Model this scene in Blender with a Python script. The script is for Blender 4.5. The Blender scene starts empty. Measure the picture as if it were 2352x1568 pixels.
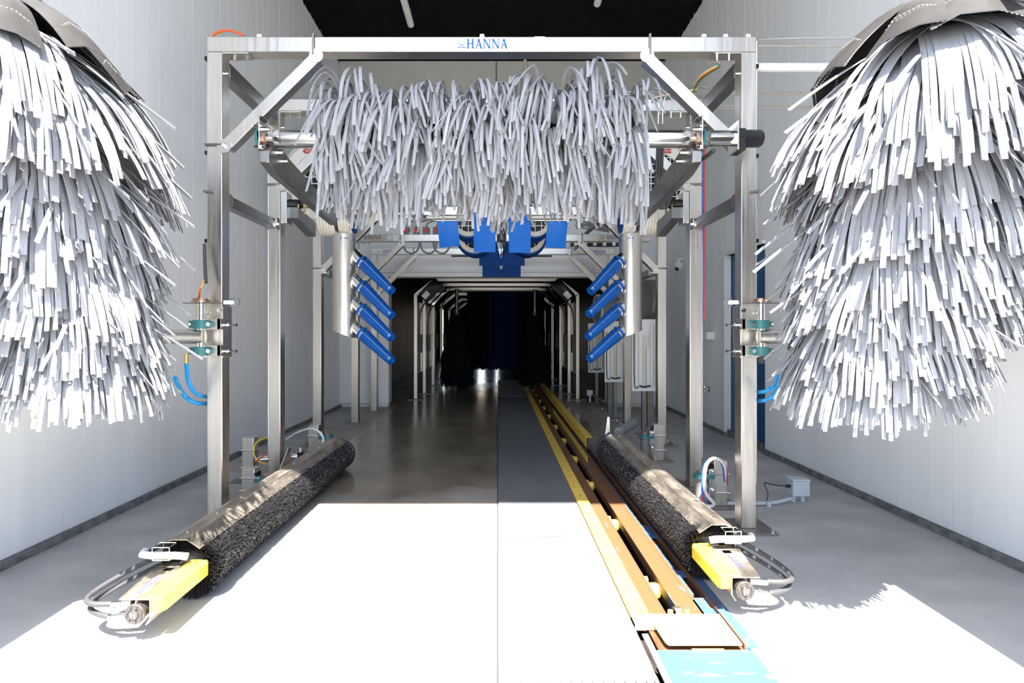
import bpy, bmesh, math, random
from mathutils import Vector, Matrix
C = bpy.context.scene.collection
SC = bpy.context.scene
R = math.radians
V = Vector
rnd = random.Random(7)

# ------------------------------------------------------------------ camera, sky, sun, exposure
FPX, VPX, VPY, CAMZ = 1230.0, 1143.0, 762.0, 1.30
cam = bpy.data.objects.new('camera', bpy.data.cameras.new('camera')); C.objects.link(cam)
cam.location = (0, 0, CAMZ); cam.rotation_euler = (R(90), 0, 0)
cam.data.sensor_width = 36; cam.data.lens = 36 * FPX / 2352
cam.data.shift_x = (1176 - VPX) / 2352; cam.data.shift_y = (VPY - 784) / 2352
cam.data.clip_start = 0.05; cam.data.clip_end = 200
SC.camera = cam
w = bpy.data.worlds.new('world'); SC.world = w; w.use_nodes = True
nt = w.node_tree; bgn = nt.nodes['Background']
sky = nt.nodes.new('ShaderNodeTexSky'); sky.sky_type = 'NISHITA'; sky.sun_disc = False
sky.sun_elevation = R(60); sky.sun_rotation = R(180); sky.air_density = 1.0; sky.dust_density = 1.5
nt.links.new(sky.outputs[0], bgn.inputs[0]); bgn.inputs[1].default_value = 0.42
sd = bpy.data.lights.new('sun', 'SUN'); sd.energy = 22.0; sd.angle = R(0.55); sd.color = (1, 0.955, 0.89)
sun = bpy.data.objects.new('sun', sd); C.objects.link(sun); sun.rotation_euler = (R(30), 0, 0); sun.location = (0, -6, 10)
SC.view_settings.view_transform = 'Standard'; SC.view_settings.look = 'None'
SC.view_settings.gamma = 1; SC.view_settings.use_curve_mapping = False
SC.view_settings.exposure = 0.65
SC.cycles.max_bounces = 10; SC.cycles.diffuse_bounces = 6; SC.cycles.glossy_bounces = 4
SC.cycles.use_denoising = True

def at(px, py, y):            # a point of the photograph, at depth y
    return V(((px - VPX) * y / FPX, y, CAMZ - (py - VPY) * y / FPX))

# ------------------------------------------------------------------ materials
M = {}
def mat(name, col, rough=0.5, metal=0.0, var=0.0, scale=8.0, bump=0.0, bscale=60.0, stretch=(1, 1, 1), coat=0.0, spec=0.5, rvar=0.0, objvar=0.0):
    m = bpy.data.materials.new(name); m.use_nodes = True; t = m.node_tree; N = t.nodes; L = t.links
    b = N['Principled BSDF']; b.inputs['Roughness'].default_value = rough; b.inputs['Metallic'].default_value = metal
    b.inputs['Specular IOR Level'].default_value = spec; b.inputs['Coat Weight'].default_value = coat
    b.inputs['Base Color'].default_value = (*col, 1)
    tc = N.new('ShaderNodeNewGeometry'); mp = N.new('ShaderNodeMapping'); mp.inputs['Scale'].default_value = stretch
    L.new(tc.outputs['Position'], mp.inputs['Vector'])
    csock = None
    if var > 0 or rvar > 0:
        n = N.new('ShaderNodeTexNoise'); n.inputs['Scale'].default_value = scale; n.inputs['Detail'].default_value = 6; n.inputs['Roughness'].default_value = 0.6
        L.new(mp.outputs[0], n.inputs['Vector'])
        if var > 0:
            r = N.new('ShaderNodeValToRGB'); r.color_ramp.elements[0].position = 0.3; r.color_ramp.elements[1].position = 0.7
            r.color_ramp.elements[0].color = (*[c * (1 - var) for c in col], 1); r.color_ramp.elements[1].color = (*[min(1, c * (1 + var)) for c in col], 1)
            L.new(n.outputs['Fac'], r.inputs[0]); csock = r.outputs[0]
        if rvar > 0:
            a = N.new('ShaderNodeMapRange'); a.inputs['From Min'].default_value = 0.3; a.inputs['From Max'].default_value = 0.7
            a.inputs['To Min'].default_value = max(0.03, rough - rvar); a.inputs['To Max'].default_value = min(1, rough + rvar)
            L.new(n.outputs['Fac'], a.inputs['Value']); L.new(a.outputs[0], b.inputs['Roughness'])
    if objvar > 0:
        oi = N.new('ShaderNodeObjectInfo'); mr = N.new('ShaderNodeMapRange'); mr.inputs['To Min'].default_value = 1 - objvar; mr.inputs['To Max'].default_value = 1 + objvar * 0.4
        L.new(oi.outputs['Random'], mr.inputs['Value']); mx = N.new('ShaderNodeVectorMath'); mx.operation = 'SCALE'
        if csock: L.new(csock, mx.inputs[0])
        else: mx.inputs[0].default_value = col
        L.new(mr.outputs[0], mx.inputs['Scale']); csock = mx.outputs[0]
    if csock: L.new(csock, b.inputs['Base Color'])
    if bump > 0:
        n2 = N.new('ShaderNodeTexNoise'); n2.inputs['Scale'].default_value = bscale; n2.inputs['Detail'].default_value = 4
        L.new(mp.outputs[0], n2.inputs['Vector'])
        bp = N.new('ShaderNodeBump'); bp.inputs['Strength'].default_value = bump; bp.inputs['Distance'].default_value = 0.01
        L.new(n2.outputs['Fac'], bp.inputs['Height']); L.new(bp.outputs[0], b.inputs['Normal'])
    M[name] = m
    return m
mat('steel', (0.72, 0.675, 0.615), 0.36, 1.0, 0.06, 4, 0.04, 60, (14, 14, 0.6), rvar=0.08)
mat('steel_bright', (0.80, 0.79, 0.77), 0.22, 1.0, 0.06, 5, 0.03, 50, (1, 1, 8), rvar=0.06)
mat('steel_cover', (0.46, 0.40, 0.33), 0.42, 0.9, 0.45, 9, 0.08, 40, (1.6, 0.5, 1), rvar=0.15)
mat('arm_steel', (0.30, 0.295, 0.29), 0.38, 1.0, 0.10, 6)
mat('dull_steel', (0.30, 0.285, 0.27), 0.5, 1.0, 0.15, 12, rvar=0.1)
mat('chrome', (0.85, 0.85, 0.85), 0.12, 1.0)
mat('rusty_chrome', (0.45, 0.30, 0.22), 0.4, 0.8, 0.5, 30)
mat('wall_white', (0.85, 0.86, 0.875), 0.42, 0, 0.03, 1.5, 0.05, 12, (1, 3.5, 0.12), spec=0.35)
mat('header_panel', (0.50, 0.50, 0.465), 0.35, 0.0, 0.04, 6, 0.05, 90)
mat('white_trim', (0.78, 0.79, 0.79), 0.5)
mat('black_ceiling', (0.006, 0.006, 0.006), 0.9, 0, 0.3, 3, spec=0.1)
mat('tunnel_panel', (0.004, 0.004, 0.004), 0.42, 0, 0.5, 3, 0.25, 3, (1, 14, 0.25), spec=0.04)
mat('kerb', (0.17, 0.17, 0.16), 0.85, 0, 0.45, 14, 0.3, 60)
mat('rubber_mat', (0.108, 0.113, 0.118), 0.8, 0, 0.16, 6, 0.25, 160, rvar=0.1)
mat('grate', (0.34, 0.35, 0.35), 0.5, 0.6, 0.15, 20)
mat('dark_grate', (0.05, 0.05, 0.055), 0.5, 0.3, 0.15, 20)
mat('yellow_paint', (0.72, 0.50, 0.09), 0.42, 0, 0.14, 10, 0.05, 60, rvar=0.1)
mat('yellow_bumper', (0.92, 0.72, 0.06), 0.38, 0, 0.04, 12)
mat('trench', (0.02, 0.015, 0.012), 0.7, 0, 0.5, 8)
mat('rust', (0.14, 0.062, 0.028), 0.6, 0.2, 0.35, 7, 0.2, 60, (3, 0.6, 1))
mat('cloth_grey', (0.268, 0.273, 0.29), 0.9, 0, 0.05, 25, 0.25, 260, spec=0.15, objvar=0.10)
mat('cloth_dark', (0.006, 0.007, 0.012), 0.9, spec=0.1)
mat('cloth_navy', (0.006, 0.012, 0.075), 0.8, spec=0.1)
mat('vinyl', (0.045, 0.043, 0.043), 0.27, 0, 0.2, 6, 0.08, 14, spec=0.6)
mat('thread', (0.8, 0.78, 0.75), 0.8)
mat('blue_fabric', (0.003, 0.085, 0.37), 0.48, 0, 0.08, 14, 0.12, 26, spec=0.3)
mat('blue_flap', (0.003, 0.135, 0.56), 0.45, 0, 0.07, 5, 0.08, 10, spec=0.35)
mat('blue_band', (0.003, 0.055, 0.26), 0.6, 0.0, spec=0.2)
mat('navy_sheet', (0.003, 0.010, 0.045), 0.25, 0, 0.2, 3, 0.1, 5)
mat('green_cast', (0.03, 0.15, 0.16), 0.45, 0, 0.15, 20)
mat('black_plastic', (0.012, 0.012, 0.013), 0.35)
mat('black_gloss', (0.008, 0.009, 0.015), 0.08, spec=0.7)
mat('black_rubber', (0.05, 0.05, 0.052), 0.55, 0, 0.1, 40)
mat('hub_metal', (0.12, 0.105, 0.095), 0.5, 0.7, 0.2, 30)
mat('bristle', (0.016, 0.015, 0.016), 0.4, spec=0.6)
mat('white_plastic', (0.82, 0.82, 0.80), 0.4)
mat('cream_metal', (0.66, 0.62, 0.54), 0.4, 0.1, 0.05, 8)
mat('cream_light', (0.80, 0.77, 0.68), 0.45)
mat('grey_plastic', (0.50, 0.56, 0.62), 0.45, 0, 0.05, 10)
mat('grey_dark', (0.16, 0.17, 0.17), 0.5)
mat('duct_grey', (0.24, 0.24, 0.25), 0.5, 0.3, 0.08, 4)
mat('hose_blue', (0.0, 0.22, 0.52), 0.4)
mat('cable_red', (0.60, 0.03, 0.03), 0.5)
mat('cable_orange', (0.75, 0.10, 0.02), 0.5)
mat('cable_yellow', (0.80, 0.55, 0.02), 0.5)
mat('cable_blue', (0.03, 0.10, 0.45), 0.5)
mat('cable_green', (0.02, 0.22, 0.12), 0.5)
mat('cable_white', (0.72, 0.74, 0.76), 0.45)
mat('door_blue', (0.004, 0.075, 0.21), 0.4, 0, 0.05, 4)
mat('letter_blue', (0.008, 0.10, 0.38), 0.5)
mat('letter_violet', (0.10, 0.10, 0.45), 0.5)
mat('letter_dark', (0.10, 0.10, 0.12), 0.5)
mat('brass', (0.62, 0.45, 0.16), 0.3, 1.0)
mat('asphalt', (0.30, 0.295, 0.28), 0.9, 0, 0.1, 3)
mat('far_green', (0.45, 0.38, 0.30), 0.9, 0, 0.3, 2)
mat('sign_red', (0.55, 0.04, 0.04), 0.5)

def concrete():
    m = bpy.data.materials.new('concrete'); m.use_nodes = True; t = m.node_tree; N = t.nodes; L = t.links; b = N['Principled BSDF']
    g = N.new('ShaderNodeNewGeometry'); sp = N.new('ShaderNodeSeparateXYZ'); L.new(g.outputs['Position'], sp.inputs[0])
    def noise(s, d=6, st=None):
        n = N.new('ShaderNodeTexNoise'); n.inputs['Scale'].default_value = s; n.inputs['Detail'].default_value = d
        if st:
            mp = N.new('ShaderNodeMapping'); mp.inputs['Scale'].default_value = st; L.new(g.outputs['Position'], mp.inputs[0]); L.new(mp.outputs[0], n.inputs['Vector'])
        else: L.new(g.outputs['Position'], n.inputs['Vector'])
        return n.outputs['Fac']
    def rng(s, a, bb, c, d):
        r = N.new('ShaderNodeMapRange'); L.new(s, r.inputs[0]); r.inputs[1].default_value = a; r.inputs[2].default_value = bb; r.inputs[3].default_value = c; r.inputs[4].default_value = d; return r.outputs[0]
    def op(o, a, bb):
        x = N.new('ShaderNodeMath'); x.operation = o
        for i, s in enumerate((a, bb)):
            if isinstance(s, (int, float)): x.inputs[i].default_value = s
            else: L.new(s, x.inputs[i])
        return x.outputs[0]
    # wet, worn lane down the tunnel: a stain with its own ragged border
    wob = rng(noise(1.3, 5), 0.25, 0.75, -0.35, 0.35)
    yy = op('ADD', sp.outputs['Y'], wob)
    ax = op('ABSOLUTE', op('ADD', sp.outputs['X'], 0.25), 0)
    inx = rng(op('ADD', ax, op('MULTIPLY', wob, 0.35)), 1.45, 2.1, 1.0, 0.0)
    deep = rng(yy, 8.2, 10.2, 0.0, 1.0)
    lane = op('MAXIMUM', op('MULTIPLY', inx, rng(yy, 3.1, 4.4, 0.0, 1.0)), deep)
    wet = op('MULTIPLY', lane, rng(noise(1.1, 3, (1, .6, 1)), 0.25, 0.8, 0.80, 1.0))
    r1 = N.new('ShaderNodeValToRGB'); L.new(noise(2.2, 10, (1, 1.6, 1)), r1.inputs[0])
    r1.color_ramp.elements[0].position = .3; r1.color_ramp.elements[1].position = .72
    r1.color_ramp.elements[0].color = (.36, .36, .355, 1); r1.color_ramp.elements[1].color = (.50, .50, .49, 1)
    r2 = N.new('ShaderNodeValToRGB'); L.new(noise(1.7, 9), r2.inputs[0])
    r2.color_ramp.elements[0].position = .2; r2.color_ramp.elements[1].position = .85
    r2.color_ramp.elements[0].color = (.12, .10, .075, 1); r2.color_ramp.elements[1].color = (.26, .225, .175, 1)
    mx = N.new('ShaderNodeMix'); mx.data_type = 'RGBA'; L.new(lane, mx.inputs['Factor']); L.new(r1.outputs[0], mx.inputs['A']); L.new(r2.outputs[0], mx.inputs['B'])
    L.new(mx.outputs['Result'], b.inputs['Base Color'])
    ro = N.new('ShaderNodeMapRange'); L.new(wet, ro.inputs[0]); ro.inputs[1].default_value = .2; ro.inputs[2].default_value = 1; ro.inputs[3].default_value = .78; ro.inputs[4].default_value = .10
    L.new(ro.outputs[0], b.inputs['Roughness'])
    bp = N.new('ShaderNodeBump'); bp.inputs['Strength'].default_value = .25; bp.inputs['Distance'].default_value = .004
    L.new(noise(35, 6), bp.inputs['Height']); L.new(bp.outputs[0], b.inputs['Normal'])
    M['concrete'] = m
concrete()

def worn(name, a, bcol, lo, hi, scale, stretch):     # paint a worn through to b
    m = bpy.data.materials.new(name); m.use_nodes = True; t = m.node_tree; N = t.nodes; L = t.links; b = N['Principled BSDF']
    g = N.new('ShaderNodeNewGeometry'); mp = N.new('ShaderNodeMapping'); mp.inputs['Scale'].default_value = stretch; L.new(g.outputs['Position'], mp.inputs[0])
    n = N.new('ShaderNodeTexNoise'); n.inputs['Scale'].default_value = scale; n.inputs['Detail'].default_value = 8; n.inputs['Roughness'].default_value = .7; L.new(mp.outputs[0], n.inputs['Vector'])
    r = N.new('ShaderNodeValToRGB'); L.new(n.outputs['Fac'], r.inputs[0])
    e = r.color_ramp.elements; e[0].position = lo; e[0].color = (*a, 1); e[1].position = hi; e[1].color = (*bcol, 1)
    L.new(r.outputs[0], b.inputs['Base Color']); b.inputs['Roughness'].default_value = .55
    M[name] = m
worn('blue_rust', (0.05, 0.11, 0.25), (0.15, 0.07, 0.035), 0.52, 0.58, 5, (2.5, 1, 1))
worn('rust_blue', (0.15, 0.068, 0.028), (0.07, 0.14, 0.26), 0.60, 0.66, 6, (3.5, 0.5, 1))
worn('yellow_rust', (0.70, 0.60, 0.25), (0.20, 0.10, 0.03), 0.66, 0.74, 9, (2, 1, 1))
worn('ramp_paint', (0.05, 0.105, 0.20), (0.17, 0.095, 0.055), 0.56, 0.64, 3.2, (0.8, 3.2, 1))

# ------------------------------------------------------------------ mesh building helpers
WL = {}                                        # world location of things
class MB:
    def __init__(s): s.v = []; s.f = []
    def add(s, vs, fs):
        o = len(s.v); s.v += [tuple(x) for x in vs]; s.f += [tuple(i + o for i in q) for q in fs]; return s
    def box(s, x0, x1, y0, y1, z0, z1):
        return s.add([(x0,y0,z0),(x1,y0,z0),(x1,y1,z0),(x0,y1,z0),(x0,y0,z1),(x1,y0,z1),(x1,y1,z1),(x0,y1,z1)],
                     [(0,3,2,1),(4,5,6,7),(0,1,5,4),(1,2,6,5),(2,3,7,6),(3,0,4,7)])
    def beam(s, p, q, wd, h, up=(0, 0, 1)):
        p, q, up = V(p), V(q), V(up); d = (q - p).normalized(); sd_ = d.cross(up).normalized(); u = sd_.cross(d)
        a, b = sd_ * wd / 2, u * h / 2
        vs = [p-a-b, p+a-b, p+a+b, p-a+b, q-a-b, q+a-b, q+a+b, q-a+b]
        return s.add(vs, [(3,2,1,0),(4,5,6,7),(0,1,5,4),(1,2,6,5),(2,3,7,6),(3,0,4,7)])
    def cyl(s, p, q, r, r2=None, n=20, caps=True):
        p, q = V(p), V(q); r2 = r if r2 is None else r2; d = (q - p).normalized()
        a = d.orthogonal().normalized(); b = d.cross(a); vs = []; fs = []
        for c, rr in ((p, r), (q, r2)):
            for i in range(n):
                t = 2 * math.pi * i / n; vs.append(c + a * math.cos(t) * rr + b * math.sin(t) * rr)
        for i in range(n): j = (i + 1) % n; fs.append((i, j, n + j, n + i))
        if caps: fs.append(tuple(range(n - 1, -1, -1))); fs.append(tuple(range(n, 2 * n)))
        return s.add(vs, fs)
    def lathe(s, p, d, prof, n=24):            # prof: (along, radius)
        p, d = V(p), V(d).normalized(); a = d.orthogonal().normalized(); b = d.cross(a); vs = []; fs = []
        for h, r in prof:
            for i in range(n):
                t = 2 * math.pi * i / n; vs.append(p + d * h + (a * math.cos(t) + b * math.sin(t)) * max(r, 1e-4))
        for k in range(len(prof) - 1):
            for i in range(n):
                j = (i + 1) % n; fs.append((k*n+i, k*n+j, (k+1)*n+j, (k+1)*n+i))
        return s.add(vs, fs)
    def tube(s, pts, r, n=8, closed=False, smooth=0):
        pts = [V(p) for p in pts]
        for _ in range(smooth):
            q = [pts[0]]
            for i in range(len(pts) - 1): q += [pts[i] * .75 + pts[i+1] * .25, pts[i] * .25 + pts[i+1] * .75]
            pts = q + [pts[-1]]
        m = len(pts); vs = []; fs = []; a = None
        for i in range(m):
            if closed: t = (pts[(i+1) % m] - pts[i-1]).normalized()
            else: t = (pts[min(i+1, m-1)] - pts[max(i-1, 0)]).normalized()
            a = t.orthogonal().normalized() if a is None else (a - t * a.dot(t)).normalized()
            b = t.cross(a)
            for k in range(n):
                u = 2 * math.pi * k / n; vs.append(pts[i] + (a * math.cos(u) + b * math.sin(u)) * r)
        for i in range(m if closed else m - 1):
            i2 = (i + 1) % m
            for k in range(n): k2 = (k+1) % n; fs.append((i*n+k, i*n+k2, i2*n+k2, i2*n+k))
        if not closed: fs.append(tuple(range(n-1, -1, -1))); fs.append(tuple((m-1)*n+k for k in range(n)))
        return s.add(vs, fs)
    def prism(s, pts, off):
        off = V(off); n = len(pts); a = [V(p) for p in pts]; vs = a + [p + off for p in a]
        fs = [tuple(range(n-1, -1, -1)), tuple(range(n, 2*n))] + [(i, (i+1) % n, n+(i+1) % n, n+i) for i in range(n)]
        return s.add(vs, fs)
    def sphere(s, c, r, nu=14, nv=9, sz=1.0):
        c = V(c); return s.lathe(c, (0, 0, 1), [(-r*sz*math.cos(math.pi*k/nv), r*math.sin(math.pi*k/nv)) for k in range(nv+1)], nu)
    def build(s, name, m, parent=None, bevel=0, label=None, kind=None, smooth=True, fix=False):
        o0 = V((0, 0, 0))
        if parent is not None:
            k = parent
            while k.name not in WL and k.parent: k = k.parent
            o0 = WL.get(k.name, o0)
        me = bpy.data.meshes.new(name)
        me.from_pydata([tuple(V(v) - o0) for v in s.v], [], s.f)
        if fix:
            bm = bmesh.new(); bm.from_mesh(me); bmesh.ops.recalc_face_normals(bm, faces=bm.faces); bm.to_mesh(me); bm.free()
        if smooth:
            me.polygons.foreach_set('use_smooth', [True] * len(me.polygons)); me.update(); me.set_sharp_from_angle(angle=R(35))
        me.materials.append(M[m] if isinstance(m, str) else m)
        o = bpy.data.objects.new(name, me); C.objects.link(o)
        if parent is not None: o.parent = parent
        if bevel:
            bv = o.modifiers.new('bevel', 'BEVEL'); bv.width = bevel; bv.segments = 2; bv.limit_method = 'ANGLE'; bv.angle_limit = R(50)
        if label: o['label'] = label
        if kind: o['kind'] = kind
        return o

def tag(o, label, cat, group=None):
    o['label'] = label; o['category'] = cat
    if group: o['group'] = group
    return o
def thing(name, label, cat, loc, group=None):
    o = bpy.data.objects.new(name, None); C.objects.link(o); o.location = loc; o.empty_display_size = .1
    WL[o.name] = V(loc); return tag(o, label, cat, group)
def solo(mb, name, m, label, cat, loc, group=None, bevel=0, **k):   # a thing that is one mesh, its origin at loc
    lc = V(loc); mb.v = [tuple(V(v) - lc) for v in mb.v]
    o = mb.build(name, m, None, bevel, **k); o.location = lc; WL[o.name] = lc
    return tag(o, label, cat, group)

# lettering: serif capitals H A N drawn as solid strokes in a unit-high box
def glyph(ch):
    q = []
    def st(x0, y0, x1, y1, wd): q.append([(x0-wd/2, y0), (x0+wd/2, y0), (x1+wd/2, y1), (x1-wd/2, y1)])
    def sf(x, y, wd=.30): q.append([(x-wd/2, y), (x+wd/2, y), (x+wd/2, y+.045), (x-wd/2, y+.045)])
    if ch == 'H':
        st(.18, 0, .18, 1, .17); st(.68, 0, .68, 1, .17); q.append([(.18, .48), (.68, .48), (.68, .57), (.18, .57)])
        for x in (.18, .68): sf(x, 0); sf(x, .955)
        return q, .92
    if ch == 'A':
        st(.12, 0, .40, 1, .09); st(.66, 0, .38, 1, .18); q.append([(.2, .30), (.6, .30), (.58, .37), (.22, .37)]); sf(.12, 0, .24); sf(.67, 0, .3)
        return q, .82
    st(.15, 0, .15, 1, .09); st(.72, 0, .72, 1, .09); st(.72, 0, .15, 1, .18); sf(.15, 0, .26); sf(.12, .955, .26); sf(.72, .955, .26)
    return q, .92
def word(txt, org, ux, uy, h, nrm, name, m, parent):
    b = MB(); x = 0; ux, uy, nrm = V(ux), V(uy), V(nrm)
    for ch in txt:
        q, adv = glyph(ch)
        for p in q: b.prism([V(org) + ux * (x + a) * h + uy * c * h for a, c in p], nrm * .0015)
        x += adv
    return b.build(name, m, parent, smooth=False, fix=True)
def emblem(org, ux, uy, h, nrm, m, parent):     # small badge: a framed arch shape
    b = MB(); ux, uy, nrm = V(ux), V(uy), V(nrm); P = lambda a, c: V(org) + ux * a * h + uy * c * h
    wd = 1.15
    for r in ((0, 0, wd, .10), (0, .62, .35, .70), (.8, .62, wd, .70), (0, 0, .06, .2), (wd-.06, 0, wd, .2)):
        b.prism([P(r[0], r[1]), P(r[2], r[1]), P(r[2], r[3]), P(r[0], r[3])], nrm * .0015)
    arc = [P(.57 + .34*math.cos(t), .18 + .34*math.sin(t)) for t in [math.pi*k/8 for k in range(9)]] + [P(.57 + .24*math.cos(t), .18 + .24*math.sin(t)) for t in [math.pi*(8-k)/8 for k in range(9)]]
    for k in range(8): b.prism([arc[k], arc[k+1], arc[16-k], arc[17-k]], nrm * .0015)
    return b.build('emblem', m, parent, smooth=False, fix=True)

# ------------------------------------------------------------------ the building
XL, XR, ZC, YD, HD, YE, YX = -2.73, 2.87, 5.97, 1.0, 5.70, 9.24, 24.0
X0 = -0.105                                         # centre line of the machine
def struct(mb, name, m, parent=None, **k):
    o = mb.build(name, m, parent, **k)
    if parent is None: o['kind'] = 'structure'
    return o
fl = MB(); zb = -.45
fl.box(XL-.2, -.004, .75, YX, zb, 0)
fl.box(-.004, .004, .75, YX, zb, -.015)
for a, b_ in ((.75, 1.74), (2.02, YX)): fl.box(.004, .60, a, b_, zb, 0)
fl.box(.004, .08, 1.74, 2.02, zb, 0)
fl.box(1.04, XR+.2, .75, YX, zb, 0)
fl.box(.60, 1.04, .75, 1.55, zb, 0); fl.box(.60, 1.04, 19, YX, zb, 0)
floor = struct(fl, 'floor', 'concrete')
struct(MB().box(.08, 1.04, 1.55, 19, zb, -.40), 'trim_1', 'trench')
struct(MB().box(-40, 40, -50, .75, -.45, 0), 'ground', 'concrete')
struct(MB().box(-40, 40, YX, 60, -.45, 0), 'ground', 'asphalt')
struct(MB().box(-.0035, .0035, .75, YX, -.014, .0005), 'trim_4', 'black_rubber')
# rubber mats beside the conveyor, let into the floor as its pieces
seams = [(2.06, 2.06), (3.30, 3.42), (4.28, 4.46), (5.36, 5.62), (6.43, 6.86), (7.85, 8.1), (9.2, 9.45), (10.6, 10.6)]
for (a0, a1), (b0, b1) in zip(seams[:-1], seams[1:]):
    MB().prism([(.006, a0+.004, .001), (.597, a1+.004, .001), (.597, b1-.004, .001), (.006, b0-.004, .001)], (0, 0, .010)).build('rubber_mat', 'rubber_mat', floor, smooth=False)
gm = MB()
y = 10.65
while y < 14.2: gm.box(.01, .595, y, y+.025, .001, .02); y += .062
gm.build('ribbed_mat', 'dark_grate', floor, kind='stuff')
# walls built of upright insulated panels
def side_wall(name, x, sgn, skip=None):
    t = .12
    bk = MB()
    bx = lambda y0, y1, z0, z1: bk.box(*sorted((x + sgn*.05, x + sgn*t)), y0, y1, z0, z1)
    if skip: bx(YD-.25, skip[0], 0, ZC); bx(skip[1], YE+.2, 0, ZC); bx(skip[0], skip[1], skip[2], ZC)
    else: bx(YD-.25, YE+.2, 0, ZC)
    wl = struct(bk, name, 'white_trim')
    y = YD - .01 + (.0 if not skip else 5.75 - YD + .01 - 10*.475)
    while y < YE:
        ya, yb = y, min(y + .475, YE); segs = [(ya, yb, .045)]
        if skip and yb > skip[0] + .01 and ya < skip[1] - .01:
            segs = [(ya, yb, skip[2])]
            if yb > skip[1]: segs = [(ya, skip[1], skip[2]), (skip[1], yb, .045)]
        for a, b_, z0 in segs:
            pb = MB().box(*sorted((x, x + sgn*.05)), a+.003, b_-.003, z0, ZC)
            for yc in (a + (b_-a)*.36, a + (b_-a)*.70):    # faint raised ribs of the panel
                pb.box(*sorted((x - sgn*.0005, x + sgn*.001)), yc-.010, yc+.010, z0+.002, ZC-.002)
            pb.build('wall_panel', 'wall_white', wl, bevel=.0)
        y += .475
    return wl
side_wall('wall_left', XL, -1)
side_wall('wall_right', XR, 1, (5.75, 6.70, 2.25))
struct(MB().box(XL, XL+.035, YD, YE, 0, .045), 'baseboard_left', 'kerb', bevel=.004)
kb = MB().box(XR-.035, XR, YD, 5.75, 0, .045).box(XR-.035, XR, 6.70, YE, 0, .045); struct(kb, 'baseboard_right', 'kerb', bevel=.004)
# blue door in its recess
d1 = MB().box(XR+.055, XR+.095, 5.75, 6.70, .08, 2.25); dr = struct(d1, 'door_1', 'door_blue')
MB().box(XR, XR+.12, 5.75, 6.70, 0, .08).build('threshold', 'kerb', dr)
MB().box(XR-.035, XR+.055, 6.70, 6.76, .05, 2.29).box(XR-.035, XR+.055, 5.75, 6.70, 2.25, 2.29).build('door_frame', 'white_trim', dr)
MB().box(XR+.045, XR+.055, 5.88, 5.98, .95, 1.15).cyl((XR+.05, 5.93, 1.05), (XR+.0, 5.93, 1.05), .010).cyl((XR+.005, 5.93, 1.05), (XR+.005, 6.05, 1.05), .009).build('door_handle', 'steel', dr)
# end wall with the tunnel mouth
xa, xb_, zt = -1.88, 1.90, 2.25
ew = MB().box(XL-.1, xa-.0, YE+.05, YE+.25, .07, ZC).box(xb_, XR+.1, YE+.05, YE+.25, .07, ZC).box(xa, xb_, YE+.05, YE+.25, zt, ZC)
ew.box(XL-.1, xa-.02, YE+.06, YE+.24, 0, .07).box(xb_+.02, XR+.1, YE+.06, YE+.24, 0, .07)
wb = struct(ew, 'wall_back', 'white_trim')
for a, b_ in ((XL, xa), (xb_, XR)): MB().box(a, b_, YE, YE+.05, .07, zt).build('wall_panel', 'wall_white', wb)
for a, b_ in ((XL, -.03), (-.015, XR)):
    for z0, z1 in ((zt+.12, 3.4), (3.41, ZC)):
        MB().box(a, b_, YE, YE+.05, z0, z1).build('header_panel', 'header_panel' if z0 > 3.3 else 'wall_white', wb, bevel=.002)
MB().box(XL, XR, YE-.01, YE+.05, zt, zt+.075).box(XL, XR, YE-.02, YE+.05, zt+.078, zt+.115).build('header_trim', 'white_trim', wb, bevel=.004)
MB().box(-.035, -.01, YE-.012, YE, 3.4, ZC).build('joint_strip', 'grey_dark', wb)
MB().cyl((.47, YE-.03, 3.5), (.47, YE-.03, ZC), .03).build('downpipe', 'cream_metal', wb)
# roofs and the front wall with the big door opening behind the camera's view
struct(MB().box(XL-.2, XR+.2, YD-.25, YE+.25, ZC, ZC+.15), 'ceiling', 'black_ceiling')
struct(MB().box(XL-.2, -2.03, YD-.25, YD, 0, ZC).box(2.03, XR+.2, YD-.25, YD, 0, ZC).box(-2.03, 2.03, YD-.25, YD, HD, ZC), 'wall_front', 'wall_white')
for s_, x in ((-1, XL), (1, XR)):
    struct(MB().box(*sorted((x, x+s_*.035)), YD, YE, ZC-.05, ZC), 'trim_2' if s_ < 0 else 'trim_3', 'white_trim')
# dark tunnel
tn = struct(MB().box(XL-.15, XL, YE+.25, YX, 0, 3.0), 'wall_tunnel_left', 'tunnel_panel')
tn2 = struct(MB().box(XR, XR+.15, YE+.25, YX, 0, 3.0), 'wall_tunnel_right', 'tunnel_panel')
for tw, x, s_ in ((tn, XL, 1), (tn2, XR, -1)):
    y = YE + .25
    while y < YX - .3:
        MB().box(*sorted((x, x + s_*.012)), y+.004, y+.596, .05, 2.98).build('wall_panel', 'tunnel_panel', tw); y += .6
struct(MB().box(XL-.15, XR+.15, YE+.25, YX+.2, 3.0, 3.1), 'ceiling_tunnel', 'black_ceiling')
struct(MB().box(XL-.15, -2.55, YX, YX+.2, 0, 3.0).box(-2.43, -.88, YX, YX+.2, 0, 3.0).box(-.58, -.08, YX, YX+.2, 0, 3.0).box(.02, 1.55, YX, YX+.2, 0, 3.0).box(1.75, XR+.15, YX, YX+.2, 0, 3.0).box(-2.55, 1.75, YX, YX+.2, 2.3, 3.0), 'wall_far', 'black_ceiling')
struct(MB().box(-30, 30, 48, 48.3, 0, 3.2), 'wall_outside', 'far_green')

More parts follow.
